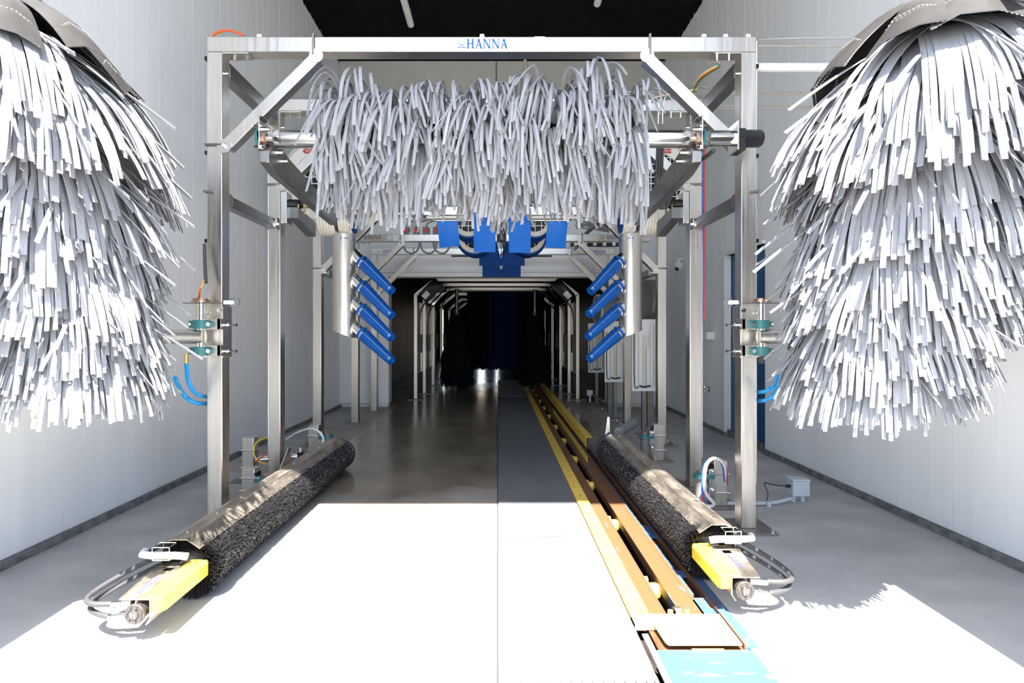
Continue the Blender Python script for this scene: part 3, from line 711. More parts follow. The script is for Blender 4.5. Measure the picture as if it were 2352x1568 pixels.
# wide notched sheets further back
def notched(x0, x1, y0, y1, yn, yy, wn):
    a = [at(x, y_, yy) for x, y_ in ((x0, y0), (1151-wn, y0), (1151-3, yn), (1151, yn+5), (1151+3, yn), (1151+wn, y0), (x1, y0), (x1, y1), (x0, y1))]
    b = MB(); m1 = at(1151, y1, yy)
    b.prism([a[0], a[1], a[2], a[3], m1, a[8]], (0, .006, 0)); b.prism([a[3], a[4], a[5], a[6], a[7], m1], (0, .006, 0))
    o = b.build('back_sheet', 'blue_band', bl, fix=True)
    MB().sphere(at(1151, yn+13, yy)-V((0,.004,0)), .009, 8, 5).build('rivet', 'black_plastic', o)
notched(1101, 1205, 556, 610, 588, 7.62, 10)
notched(1108, 1196, 600, 636, 615, 8.2, 6)
MB().cyl(at(1152, 538, 6.9), at(1152, 553, 6.9), .062, n=20).build('hub_can', 'dull_steel', bl)
cb = MB(); rc = random.Random(3)
for k in range(9):
    a = at(1152+rc.uniform(-9, 9), 500, 6.8); b_ = at(1152+rc.uniform(-9, 9), 536+rc.uniform(-2, 3), 6.88)
    m_ = (a+b_)/2 + V((rc.uniform(-.07, .07), rc.uniform(-.05, .05), 0)); cb.tube([a, m_, b_], .006, 6, smooth=2)
for k in range(6):
    a = at(1152+rc.uniform(-7, 7), 555, 7.0); b_ = at(1152+rc.uniform(-3, 3), 588, 7.5)
    cb.tube([a, (a+b_)/2 + V((rc.uniform(-.05, .05), 0, 0)), b_], .005, 6, smooth=2)
cb.build('wiring', 'black_rubber', bl)
for s_ in (-1, 1):
    a = at(1152+s_*46, 588, 8.0); MB().cyl(a, a+V((s_*.45, 0, .0)), .014, n=10).build('support_bar', 'black_rubber', bl)
# side blowers: tall steel cylinder with four blue tapered bags
def side_blower(s_, nm):
    t = thing('side_blower', f'tall stainless drying column with four tapered blue air bags, on the {nm} side', 'blower', (X0+s_*1.65, 5.6, 2.0), 'side drying columns')
    cx = X0 + s_*(1.468 if s_ > 0 else 1.471); Y = 5.5; r = .116
    zt_ = at(0, 540, Y).z; zo = at(0, 757, Y).z; zi = at(0, 776, Y).z
    n = 40; vs = []; fs = []
    for k in range(n):
        a = 2*math.pi*k/n; x, y_ = math.cos(a), math.sin(a)
        f = (1 - s_*x)/2; vs.append((cx+x*r, Y+y_*r, zo + (zi-zo)*f)); vs.append((cx+x*r, Y+y_*r, zt_))
    for k in range(n): j = (k+1) % n; fs.append((2*k, 2*j, 2*j+1, 2*k+1))
    fs.append(tuple(2*k for k in range(n-1, -1, -1))); fs.append(tuple(2*k+1 for k in range(n)))
    MB().add(vs, fs).build('column', 'steel', t)
    MB().lathe((cx, Y, zt_-.06), (0, 0, 1), [(0, r), (.001, r+.005), (.02, r+.005), (.021, r)], 36).build('seam_band', 'steel_bright', t)
    MB().lathe((cx, Y, zt_), (0, 0, 1), [(0, r), (.02, r*.9), (.10, r*.40), (.30, r*.38)], 30).build('neck', 'steel', t)
    ys = (601.6, 657.7, 711, 765); tips = ((901, 669.7), (901, 726.6), (901, 777.6), (901, 829.9)) if s_ < 0 else ((1355, 671), (1351, 723), (1349, 775), (1352, 826))
    xb0 = 832 if s_ < 0 else 1421
    for k in range(4):
        a = at(xb0, ys[k] - (0 if s_ < 0 else 1), Y-.05); b_ = at(*tips[k], Y-.22)
        d = (b_-a).normalized(); L = (b_-a).length
        MB().cyl(a - d*.16, a + d*.02, .056, n=24).build('outlet_stub', 'steel_bright', t)
        bag = MB().lathe(a - d*.005, d, [(0, .054), (0, .073), (.012, .069), (.03, .064), (.05, .067), (L*.5, .056), (L*.985, .044), (L, .045), (L, .039), (L*.9, .037)], 24).build('air_bag', 'blue_fabric', t)
        MB().lathe(a + d*.022, d, [(0, .064), (0, .0685), (.018, .068), (.018, .064)], 24).build('hose_clamp', 'steel_bright', bag)
        # stitched seam and corner mark
        sv = V((0, -1, 0)) - d*V((0, -1, 0)).dot(d); sv.normalize(); up = d.cross(sv)*(s_)
        q = (sv*.94 + up*.34).normalized()
        MB().tube([a + d*.05 + q*.0675, a + d*L*.5 + q*.057, a + d*L*.98 + q*.045], .0013, 5).build('seam', 'cable_white', bag)
        st = a + d*(L*.93) + sv*.045
        e1, e2 = d, up
        MB().beam(st, st+e2*.02, .003, .003).beam(st, st+e1*.018, .003, .003).beam(st+e2*.02, st+e2*.02+e1*.018, .003, .003).build('corner_stitch', 'cable_white', bag)
    # two ribbed round drums above the column
    for x0_, x1_, m_ in ((1.37, 1.50, 'blue_band'), (1.54, 1.71, 'duct_grey')):
        xa_, xb2 = X0+s_*x0_, X0+s_*x1_; zz = 2.44; prof = [(0, 0), (0, .150)]; w_ = abs(xb2-xa_)
        nr = 6
        for q in range(nr): prof += [(w_*(q+.15)/nr, .155), (w_*(q+.5)/nr, .158), (w_*(q+.85)/nr, .155), (w_*(q+1)/nr, .150)]
        prof += [(w_, 0)]
        dm = MB().lathe((xa_, Y, zz), (s_, 0, 0), prof, 40).build('ribbed_drum', 'cream_metal', t)
        MB().cyl((xa_-s_*.004, Y, zz), (xa_, Y, zz), .140, n=36).build('drum_face', m_, dm)
    # round fan unit behind
    f = fan(t, (X0+s_*1.78, 5.75, 2.92), .42, 'cream_metal')
    xl_ = X0+s_*1.87; lb = MB().box(xl_-.07, xl_+.085, 5.706, 5.712, 3.205, 3.25).prism([(xl_-.07, 5.706, 3.195), (xl_-.07, 5.706, 3.26), (xl_-.105, 5.706, 3.2275)], (0, .006, 0)).build('warning_label', 'sign_red', f)
    return t
side_blower(-1, 'left'); side_blower(1, 'right')
def text(txt, loc, size, m, parent, rot=(R(90), 0, 0), name='lettering'):
    cu = bpy.data.curves.new(name, 'FONT'); cu.body = txt; cu.size = size; cu.extrude = .0006; cu.align_x = 'CENTER'; cu.align_y = 'CENTER'
    o = bpy.data.objects.new(name, cu); C.objects.link(o); cu.materials.append(M[m]); o.parent = parent
    k = parent
    while k.name not in WL and k.parent: k = k.parent
    o.location = V(loc) - WL[k.name]; o.rotation_euler = rot
    dg = bpy.context.evaluated_depsgraph_get(); me = bpy.data.meshes.new_from_object(o.evaluated_get(dg))
    n_ = bpy.data.objects.new(name, me); C.objects.link(n_); n_.parent = parent; n_.location = o.location; n_.rotation_euler = rot
    bpy.data.objects.remove(o)
    return n_

# ------------------------------------------------------------------ low side brushes
def bristles(L, seed, n=26000):
    r = random.Random(seed); b = MB()
    for i in range(n):
        y_ = r.uniform(0, L); a = r.uniform(0, 2*math.pi); rr = .138 * r.uniform(.95, 1.01); da = r.gauss(0, .035); dy = r.gauss(0, .004)
        if i % 9 == 0: y_ = r.uniform(-.0, .05); dy -= .03*r.random(); rr *= r.uniform(.95, 1.06)
        if i % 9 == 1: y_ = L - r.uniform(0, .05); dy += .03*r.random()
        c0 = V((math.cos(a)*.115, y_, math.sin(a)*.115)); c1 = V((math.cos(a+da)*rr, y_+dy, math.sin(a+da)*rr))
        t_ = V((-math.sin(a), 0, math.cos(a))); w0, w1 = .0034, .0028; yy = V((0, 1, 0))
        vs = [c0-t_*w0, c0+t_*w0, c0+yy*w0*1.6, c1-t_*w1, c1+t_*w1, c1+yy*w1*1.6]
        b.add(vs, [(0, 1, 4, 3), (1, 2, 5, 4), (2, 0, 3, 5), (3, 4, 5)])
    for i in range(1100):                      # splayed ends
        a = r.uniform(0, 2*math.pi); q = r.random(); rr = .100 + .035*q; y_ = -.005 - .045*r.random()*(1-q*.3)
        c0 = V((math.cos(a)*.06, .03, math.sin(a)*.06)); c1 = V((math.cos(a+r.gauss(0, .05))*rr, y_, math.sin(a)*rr)); t_ = V((-math.sin(a), 0, math.cos(a)))*.0016; yy = V((0, .003, 0))
        b.add([c0-t_, c0+t_, c0+yy, c1-t_, c1+t_, c1+yy], [(0, 1, 4, 3), (1, 2, 5, 4), (2, 0, 3, 5), (3, 4, 5)])
    return to_mesh(b, 'bristles', 'bristle')
bris = bristles(2.46, 1)
def low_brush(s_, cx, y0, nm, label):
    L = 2.52; zc = .145
    t = thing('wheel_brush', label, 'car wash brush', (cx, y0, 0), 'long low black bristle brushes')
    o = inst('bristles', bris, t, (0, .05, zc)); o['kind'] = 'stuff'
    MB().cyl((cx, y0+.06, zc), (cx, y0+L-.01, zc), .125, n=24).build('core', 'black_plastic', t)
    # folded steel cover: s_=-1 left brush, outer side towards the wall
    X = lambda d_: cx - s_*d_                # d_ positive = towards the lane
    prof = [(.062, .262), (.0, .304), (-.075, .304), (-.115, .29), (-.13, .17), (-.126, .17), (-.111, .286), (-.074, .300), (-.001, .300), (.061, .258)]
    pts = [V((X(a), y0, z)) for a, z in prof]
    cvr = MB()
    for i in range(4):
        cvr.prism([pts[i], pts[i+1], pts[8-i], pts[9-i]], (0, L-.05, 0))
    cv = cvr.build('cover', 'steel_cover', t, fix=True)
    sc_ = MB()
    for k in range(9): sc_.sphere((X(-.055), y0+.10+k*.28, .305), .008, 8, 5, .5)
    sc_.build('screws', 'chrome', cv)
    MB().prism([V((X(.002), y0, .3045)), V((X(-.004), y0, .3045)), V((X(-.004), y0, .3055)), V((X(.002), y0, .3055))], (0, L-.05, 0)).build('fold_seam', 'dull_steel', cv, fix=True)
    # end bar with white sleeve and little box frame
    MB().tube([(X(.02), y0-.03, .235), (X(-.02), y0-.04, .245), (X(-.20), y0-.03, .24), (X(-.215), y0+.02, .24)], .017, 12, smooth=1).build('end_bar', 'white_plastic', t)
    fr = MB(); xa_, xb2 = X(-.045), X(-.125)
    for z0_ in (.232, .292):
        fr.beam((xa_, y0-.065, z0_), (xb2, y0-.065, z0_), .004, .004); fr.beam((xa_, y0-.005, z0_), (xb2, y0-.005, z0_), .004, .004)
    for x_ in (xa_, xb2):
        fr.beam((x_, y0-.065, .232), (x_, y0-.065, .292), .004, .004, (0, 1, 0))
        for z0_ in (.232, .292): fr.beam((x_, y0-.067, z0_), (x_, y0-.003, z0_), .004, .004)
    fr.build('wire_bracket', 'steel_bright', t)
    # motor housing: channel plate, yellow bumper, hub
    ya, yb = y0-.34, y0+.02
    zt2 = .188; h = MB()
    def q4(a, b_, c, d): h.prism([V((X(a[0]), a[1], zt2-.006)), V((X(b_[0]), b_[1], zt2-.006)), V((X(c[0]), c[1], zt2-.006)), V((X(d[0]), d[1], zt2-.006))], (0, 0, .006))
    h0, h1 = yb-.095, yb-.05; ox = lambda y_: -.088 - .055*(y_-ya)/(yb-ya)
    q4((.045, ya), (ox(ya), ya), (ox(h0), h0), (.045, h0)); q4((.045, h1), (ox(h1), h1), (ox(yb), yb), (.045, yb))
    q4((.045, h0), (-.035, h0), (-.035, h1), (.045, h1)); q4((-.078, h0), (ox(h0), h0), (ox(h1), h1), (-.078, h1))
    h.box(*sorted((X(.045), X(.038))), ya, yb, .105, zt2)
    h.prism([(X(.045), ya, .108), (X(.038), ya, .108), (X(.020), ya, .078), (X(.027), ya, .078)], (0, .30, 0))
    h.box(*sorted((X(-.100), X(-.106))), ya+.13, ya+.17, .13, zt2)
    ho = h.build('motor_housing', 'steel_cover', t, bevel=.002, fix=True)
    yp = [(X(.046), ya+.0), (X(.090), ya+.0), (X(.100), ya+.02), (X(.100), yb-.02), (X(.085), yb+.01), (X(.046), yb+.01)]
    yb_ = MB().prism([V((x_, y_, .132)) for x_, y_ in yp], (0, 0, .064)).box(*sorted((X(.003), X(.06))), ya+.0, yb+.01, .1885, .198).build('bumper', 'yellow_bumper', t, bevel=.012, fix=True)
    hc = V((X(-.012), ya-.006, .132))
    MB().cyl(hc, hc+V((0, .32, 0)), .034, n=24).build('motor', 'hub_metal', t)
    hb = MB().lathe(hc, (0, -1, 0), [(0, .042), (.010, .042), (.012, .040), (.012, .020), (.018, .018), (.018, 0)], 28).build('hub_plate', 'hub_metal', t)
    bt = MB()
    for k in range(7):
        a = 2*math.pi*(k+.4)/7; c = hc + V((math.cos(a)*.031, -.010, math.sin(a)*.031)); bt.cyl(c, c-V((0, .009, 0)), .0062, n=10)
    bt.build('hub_bolts', 'black_rubber', hb)
    e = MB(); cc = hc + V((0, -.0185, 0))
    e.box(cc.x-.010, cc.x-.004, cc.y-.002, cc.y, cc.z-.012, cc.z+.012).box(cc.x+.004, cc.x+.010, cc.y-.002, cc.y, cc.z-.012, cc.z+.012).box(cc.x-.004, cc.x+.004, cc.y-.002, cc.y, cc.z-.003, cc.z+.003)
    e.build('cast_mark', 'chrome', hb)
    # word on the housing, reading along the housing
    ux = V((0, 1, 0)) if s_ < 0 else V((0, -1, 0)); uy = V((-1, 0, 0)) if s_ < 0 else V((1, 0, 0))
    o_ = V((X(-.038), ya+.09, .1885)) if s_ < 0 else V((X(-.038), ya+.215, .1885))
    word('HANNA', o_, ux, uy, .026, (0, 0, 1), 'lettering', 'letter_violet', ho)
    emblem(o_ - ux*.038 - uy*.0, ux, uy, .028, (0, 0, 1), 'letter_violet', ho)
    # hydraulic hoses: two loops outwards
    for k, (zz, oo) in enumerate(((.160, .0), (.115, .02))):
        P = [(X(-.045), ya+.03-oo, zz), (X(-.12), ya+.015-oo, zz), (X(-.215), ya+.01+oo, zz), (X(-.275), ya+.06+oo, zz), (X(-.255), ya+.16, zz+.02), (X(-.18), ya+.30, zz+.05), (X(-.14), ya+.42, zz+.05), (X(-.14), ya+.55, zz+.03)]
        MB().tube(P, .0115, 10, smooth=2).build('hose', 'black_rubber', t)
        MB().cyl((X(-.05), ya+.025-oo, zz), (X(-.125), ya+.012-oo, zz), .015, n=12).build('hose_fitting', 'chrome', t)
    # gusset and far end plates
    MB().prism([(X(-.13), y0+1.42, .28), (X(-.13), y0+1.62, .28), (X(-.13), y0+1.62, .40), (X(-.13), y0+1.58, .40)], (-s_*-.006, 0, 0)).build('gusset', 'steel_bright', t, fix=True)
    for yy in (y0+.55, y0+1.95):
        MB().cyl((X(-.12), yy, .22), (X(-.20), yy, .20), .022, n=14).build('arm_stub', 'white_plastic', t)
    if s_ > 0:
        MB().prism([(X(.06), y0+L+.0, .16), (X(.02), y0+L, .46), (X(.0), y0+L, .46), (X(-.01), y0+L, .16)], (0, .012, 0)).build('end_plate', 'steel_bright', t, fix=True)
        MB().cyl((X(-.10), y0+L+.05, .30), (X(-.34), y0+L+.40, .33), .048, n=20).build('pivot_tube', 'duct_grey', t)
    MB().tube([(X(-.20), y0-.02, .24), (X(-.175), y0+.4, .21), (X(-.16), y0+.9, .20)], .010, 8, smooth=2).build('feed_hose', 'black_rubber', t)
    return t
low_brush(-1, -1.490, 2.57, 'left', 'long black bristle brush lying low along the left side, under a steel cover')
low_brush(1, 1.105, 2.77, 'right', 'long black bristle brush lying low beside the conveyor on the right')

# ------------------------------------------------------------------ conveyor
cv = thing('conveyor', 'long in-floor conveyor of rusty plates, yellow edge strips and a centre slot', 'conveyor', (.82, 2.2, 0))
y0 = 2.34
for a, b_ in ((y0, 4.35), (4.36, 6.8), (6.81, 9.2), (9.21, 12.5)):
    MB().box(.600, .690, a, b_-.004, 0, .022).build('edge_strip', 'yellow_paint', cv, bevel=.002)
sb = MB()
for k in range(26): sb.cyl((.645, 2.7+k*.37, .022), (.645, 2.7+k*.37, .0232), .008, n=8)
sb.build('slot_holes', 'grey_dark', cv)
MB().box(.690, .775, 2.41, 13, -.012, 0).box(.772, .778, 2.41, 13, -.05, .002).build('track_plate', 'rust_blue', cv)
MB().box(.845, .955, 2.41, 13, -.012, 0).box(.842, .848, 2.41, 13, -.05, .003).box(.94, .958, 2.60, 13, -.05, .002).build('track_plate', 'rust_blue', cv)
for a_ in ((.945, 1.012, 2.41, 2.62), (.945, 1.012, 2.86, 2.92), (.945, 1.012, 3.4, 3.6)): MB().box(*a_, -.012, .0).build('cross_tie', 'blue_rust', cv)
MB().box(.955, .975, 2.66, 13, -.016, -.002).build('blue_edge', 'blue_rust', cv)
MB().box(1.012, 1.018, 2.2, 13, -.2, .018).build('side_flange', 'rust', cv)
MB().box(1.018, 1.075, 2.2, 13, -.005, .004).build('side_flange', 'blue_rust', cv)
for k in range(11):
    yy = 2.80 + k*.95
    q = MB().lathe((.815, yy, -.055), (1, 0, 0), [(-.026, 0), (-.026, .036), (-.014, .042), (.014, .042), (.026, .036), (.026, 0)], 18).lathe((.795, yy+.10, -.05), (1, 0, 0), [(-.016, 0), (-.016, .026), (.016, .026), (.016, 0)], 14)
    q.build('roller', 'yellow_paint', cv)
# near end: yellow entry plate, lug and sloping painted cover
MB().prism([(.60, 2.335, .0), (.69, 2.335, .0), (.69, 2.415, .0), (.60, 2.415, 0)], (0, 0, .024)).build('entry_corner', 'yellow_rust', cv)
ep = MB().prism([(.690, 2.20, .018), (.70, 2.185, .018), (1.0, 2.185, .018), (1.0, 2.42, .018), (.675, 2.42, .018)], (0, 0, .010)).build('entry_plate', 'yellow_rust', cv, bevel=.003)
MB().box(.66, 1.03, 2.18, 2.42, -.03, -.004).build('entry_base', 'rust', cv)
MB().lathe((.80, 2.43, .022), (1, 0, 0), [(0, 0), (0, .030), (.03, .030), (.03, 0)], 18).box(.800, .830, 2.405, 2.43, .0, .045).build('lug', 'dull_steel', cv)
MB().cyl((.780, 2.42, .028), (.780, 2.42, .042), .012, n=8).cyl((.855, 2.42, .028), (.855, 2.42, .042), .012, n=8).build('lug_bolts', 'yellow_paint', cv)
MB().box(.79, .92, 2.172, 2.18, .0, .012).build('hinge_lip', 'yellow_paint', cv)
MB().prism([(.645, 1.55, -.004), (1.035, 1.55, -.004), (1.035, 2.178, -.004), (.645, 2.178, -.004)], (0, 0, .012)).build('ramp_plate', 'ramp_paint', cv, bevel=.002)
MB().box(.62, .645, 1.55, 2.30, -.004, .004).build('ramp_edge', 'white_trim', cv)
# raised yellow guard on the far right part
gd = thing('guide_rail', 'raised yellow angle rail starting beyond the right bristle brush', 'guide rail', (1.0, 5.9, 0))
MB().box(.968, 1.045, 5.90, 8.6, .135, .142).box(.968, .976, 5.90, 8.6, .03, .14).build('rail', 'yellow_paint', gd, bevel=.002)
MB().box(.968, 1.045, 8.61, 13.5, .135, .142).box(.968, .976, 8.61, 13.5, .03, .14).build('rail', 'yellow_paint', gd, bevel=.002)
MB().box(.89, .897, 5.35, 8.6, .0, .06).build('inner_guard', 'yellow_paint', gd)
for k in range(5): MB().box(.978, 1.02, 5.95+k*1.6, 6.0+k*1.6, 0, .135).build('foot', 'rust', gd)
# drain grate in the floor, lower edge of the view
gr = thing('drain_grate', 'pale grey drain grating in the floor beside the conveyor end', 'drain grate', (.34, 1.88, 0))
MB().box(.085, .60, 2.0, 2.02, -.03, .003).box(.085, .60, 1.74, 1.76, -.03, .003).box(.085, .10, 1.76, 2.0, -.03, .003).box(.585, .60, 1.76, 2.0, -.03, .003).build('grate_frame', 'grate', gr)
gb = MB()
for k in range(12): gb.box(.115+k*.040, .121+k*.040, 1.76, 2.0, -.028, .002)
for k in range(3): gb.box(.10, .585, 1.80+k*.07, 1.805+k*.07, -.028, .001)
gb.build('grate_bars', 'grate', gr)

# ------------------------------------------------------------------ short posts with bearings behind the low brushes
def stub(x, y_, h, lb, bearing=None, wd=.10, plate=True, m='steel'):
    t = thing('stub_post', lb, 'post', (x, y_, 0), 'short square steel posts by the low brushes')
    MB().box(x-wd/2, x+wd/2, y_-wd/2, y_+wd/2, .01, h).build('post', m, t, bevel=.005)
    if plate: MB().box(x-.13, x+.13, y_-.12, y_+.12, 0, .01).build('base_plate', 'dull_steel', t)
    for z in (h*.32, h*.72): MB().tube([(x+wd/2+.01, y_+.03, z), (x+wd/2+.01, y_-wd/2-.01, z), (x-wd/2-.01, y_-wd/2-.01, z), (x-wd/2-.01, y_+.03, z)], .007, 6).build('u_bolt', 'steel_bright', t)
    if bearing:
        s_ = bearing; xx = x + s_*(wd/2+.004)
        MB().box(*sorted((xx, xx+s_*.010)), y_-.09, y_+.03, .06, h-.02).box(*sorted((xx, xx+s_*.05)), y_-.095, y_-.088, .06, h-.05).build('side_plate', 'steel_bright', t, bevel=.002)
        for z in (h*.70,):
            MB().lathe((xx+s_*.09, y_-.05, z-.02), (0, 0, 1), [(0, 0), (0, .060), (.035, .052), (.04, .030), (.04, 0)], 20).box(*sorted((xx+s_*.01, xx+s_*.09)), y_-.10, y_, z-.02, z+.01).build('bearing', 'green_cast', t, bevel=.003)
            MB().cyl((xx+s_*.09, y_-.05, z+.02), (xx+s_*.09, y_-.05, z+.035), .032, n=18).build('bearing_cap', 'rusty_chrome', t)
        MB().cyl((xx+s_*.09, y_-.05, .03), (xx+s_*.09, y_-.05, h*.7-.02), .045, n=18).build('pivot', 'duct_grey', t)
        MB().cyl((xx+s_*.02, y_-.10, h*.4), (xx+s_*.02, y_-.115, h*.4), .012, n=6).cyl((xx+s_*.02, y_-.10, h*.8), (xx+s_*.02, y_-.115, h*.8), .012, n=6).build('bolts', 'chrome', t)
    return t
stub(-1.92, 4.17, .245, 'short square post right behind the left post of the nearest frame', 1)
stub(-2.17, 4.70, .38, 'taller short post left of the second frame, near the left wall', None)
stub(-1.85, 5.42, .36, 'small square post with bearing near the far end of the left bristle brush', 1)
stub(1.655, 4.02, .345, 'short square post with green bearing between the two tall right posts', -1)
stub(1.62, 5.42, .365, 'small square post with green bearing near the far end of the right bristle brush', -1)
# air cylinder on the left
ac = thing('air_cylinder', 'horizontal chrome air cylinder behind the second left post', 'air cylinder', at(640, 1048, 4.72), None)
a = at(588, 1055, 4.7); b_ = at(686, 1047, 4.78)
MB().cyl(a, b_, .028, n=20).build('barrel', 'chrome', ac)
MB().box(b_.x-.0, b_.x+.03, b_.y-.035, b_.y+.035, b_.z-.036, b_.z+.036).box(a.x-.04, a.x, a.y-.035, a.y+.035, a.z-.036, a.z+.036).build('end_cap', 'black_plastic', ac)
MB().cyl(b_, b_+V((.16, .02, -.0)), .009, n=10).cyl(a, a-V((.14, 0, 0)), .012, n=10).build('rod', 'rusty_chrome', ac)
MB().cyl(b_+V((.015, 0, .03)), b_+V((.015, 0, .075)), .010, n=10).build('fitting', 'white_plastic', ac)

# ------------------------------------------------------------------ cables, hoses, conduits
def cable(pts, r, m, label, name='cable', cat='cable', grp=None, sm=2, n=8):
    b = MB().tube(pts, r, n, smooth=sm); lc = V(pts[0]); return solo(b, name, m, label, cat, lc, grp)
G = 'blue water hoses at the wrap brushes'
Y_ = 3.42
for s_, nm in ((-1, 'left'), (1, 'right')):
    f = lambda px, py, yy=Y_: at(px, py, yy)
    if s_ < 0:
        p1 = [f(476, 911, 3.6), f(450, 906), f(432, 880), f(428, 832, 3.3)]; p2 = [f(476, 927, 3.6), f(445, 926), f(418, 905), f(402, 868, 3.2)]
    else:
        p1 = [f(1736, 901, 3.6), f(1760, 899), f(1780, 885), f(1786, 862, 3.2)]; p2 = [f(1736, 921, 3.6), f(1765, 919), f(1788, 895), f(1797, 862, 3.1)]
    cable(p1, .013, 'hose_blue', f'inner bright blue hose curving from the {nm} post up to the wrap brush', 'water_hose', 'hose', G)
    cable(p2, .013, 'hose_blue', f'outer bright blue hose curving from the {nm} post up to the wrap brush', 'water_hose', 'hose', G)
b0 = MB().cyl(f(428, 832, 3.3) if False else at(428, 834, 3.3), at(428, 812, 3.3), .013, n=12)
solo(b0, 'hose_fitting', 'brass', 'brass hose fitting at the top of the left inner blue hose', 'hose fitting', at(428, 834, 3.3))
# thin conduits on the outside of the tall posts, with black clips
for s_, nm, yy in ((-1, 'left', FA), (1, 'right', FA)):
    xx = X0 + s_*1.812; t = thing('conduit', f'thin steel conduit clipped up the outside of the nearest {nm} post', 'conduit', (xx, yy, 1.6), 'thin conduits on the tall posts')
    pts = [(xx, yy+.03, 1.62 if s_ < 0 else .3), (xx, yy+.03, zt-.03), (xx+(.02 if s_ < 0 else .02), yy+.03, zt+.005), (xx+.12 if s_ < 0 else XR, yy+.03, zt+.008)]
    MB().tube([V(p) for p in pts], .006, 8, smooth=1).build('pipe', 'steel_bright', t)
    for z in ((3.10, 2.48, 1.9) if s_ < 0 else (3.05, 2.46, 1.9)): MB().box(xx-.012, xx+.012, yy+.01, yy+.05, z-.012, z+.012).build('clip', 'black_plastic', t, bevel=.003)
cable([(1.72, FA+.03, zt-.045), (2.2, FA+.03, zt-.05), (XR, FA+.03, zt-.05)], .006, 'steel', 'lower thin conduit running from the nearest right post to the wall', 'conduit', 'conduit')
solo(MB().cyl((1.72, FA+.12, 3.09), (XR, FA+.12, 3.09), .030, n=16), 'white_pipe', 'white_plastic', 'thick white pipe running from the right post behind the right wrap brush', 'pipe', (1.72, FA+.12, 3.09))
for k, z in enumerate((3.365, 3.345, 3.245, 3.225)):
    solo(MB().cyl((1.10, FB+.16, z), (XR, FB+.16, z), .006, n=8), 'conduit', 'steel', ['topmost', 'second', 'third', 'lowest'][k] + ' of the four thin conduits running level behind the second frame to the right wall', 'conduit', (1.10, FB+.16, z), 'level conduits behind the second frame')
# second frame conduits and cable bundle
for s_, nm in ((-1, 'left'), (1, 'right')):
    xx = X0 + s_*1.812
    solo(MB().cyl((xx, FB+.03, .25), (xx, FB+.03, 3.1), .006 if s_ < 0 else .009, n=8), 'conduit', 'steel_bright' if s_ < 0 else 'cable_white', f'thin upright line on the outside of the second frame, {nm} post', 'conduit', (xx, FB+.03, .25), 'upright lines on the second frame')
for k, (m_, dx, lb) in enumerate((('cable_red', .018, 'red'), ('cable_blue', .006, 'blue'))):
    xx = X0 + 1.812 + dx
    cable([(xx, FB+.01, 1.40), (xx+.004, FB+.01, 1.9), (xx-.006, FB+.01, 2.3), (xx, FB+.01, 2.95)], .005, m_, f'{lb} cable tied up the right post of the second frame', 'cable', 'cable', 'cables on the second right post')
for px0, c_, lb in ((0, 'cable_yellow', 'yellow'), (6, 'cable_red', 'red'), (-5, 'cable_white', 'white'), (12, 'cable_green', 'green')):
    d_ = px0*.6
    cable([at(1648, 143+d_*.2, 3.62), at(1655, 150+d_*.6, 3.64), at(1632, 160+d_, 3.72), at(1606, 178+d_, 3.85), at(1594, 200+d_, 4.0)], .0055, c_, f'{lb} cable of the bundle hanging below the top right corner of the nearest frame', 'cable', 'cable', 'cable bundle at the top right corner')
    cable([at(1600, 206+d_*.6, 4.42), at(1560, 214+d_*.7, 4.42), at(1520, 221+d_*.4, 4.42), at(1500, 226+d_*.4, 4.42)], .006, c_, f'{lb} cable lying along the top of the second frame at the right', 'cable', 'cable', 'cables along the second beam')
cable([at(487, 82, 3.56), at(500, 73, 3.56), at(520, 69, 3.56), at(545, 74, 3.56), at(560, 82, 3.56)], .007, 'cable_orange', 'orange cable arching over the left end of the nearest beam', 'cable', 'cable')
cable([at(486, 83, 3.58), at(500, 76, 3.58), at(512, 74, 3.58)], .005, 'cable_yellow', 'short yellow cable beside the orange arch on the left end of the beam', 'cable', 'cable')
# steel loops near right of second beam
for k in (0, 1):
    cable([at(1512+k*10, 285, 4.3), at(1512+k*10, 245, 4.3), at(1520+k*10, 212, 4.3), at(1540+k*10, 199, 4.3), at(1625, 198+k*3, 4.3)], .006, 'steel_bright', ['left', 'right'][k] + ' of two thin steel tubes bending down beside the overhead brush', 'conduit', 'conduit', 'bent steel tubes at the right end of the brush')
# hoses behind the right lift arm
for k in range(3):
    cable([at(1510+k*6, 338, 4.25), at(1508+k*6, 400, 4.3), at(1503+k*9, 455, 4.35), at(1518+k*5, 487, 4.38), at(1535+k*4, 450, 4.4), at(1548+k*2, 400, 4.45)], .011, 'black_rubber', ['leftmost', 'middle', 'rightmost'][k] + ' of three black hoses looping behind the right lift arm', 'hydraulic_hose', 'hose', 'black hoses behind the right lift arm')
cable([at(1640, 345, YB), at(1620, 362, YB+.1), at(1600, 372, YB+.3), at(1560, 400, 4.2)], .014, 'black_rubber', 'thick black hose sagging from the brush motor to behind the right arm', 'hydraulic_hose', 'hose')
# left hinge cables
cable([at(470, 560, 3.47), at(471, 615, 3.45), at(473, 650, 3.43)], .011, 'black_rubber', 'black sleeve running down the left edge of the nearest left post', 'cable_sleeve', 'cable')
for k, (c_, lb) in enumerate((('cable_yellow', 'yellow'), ('cable_red', 'red'))):
    cable([at(472, 640, 3.43), at(460-k*1, 660, 3.42), at(451+k*6, 690, 3.42), at(452+k*12, 725, 3.42)], .005, c_, f'thin {lb} cable dropping to the left brush hinge', 'cable', 'cable', 'cables at the left brush hinge')
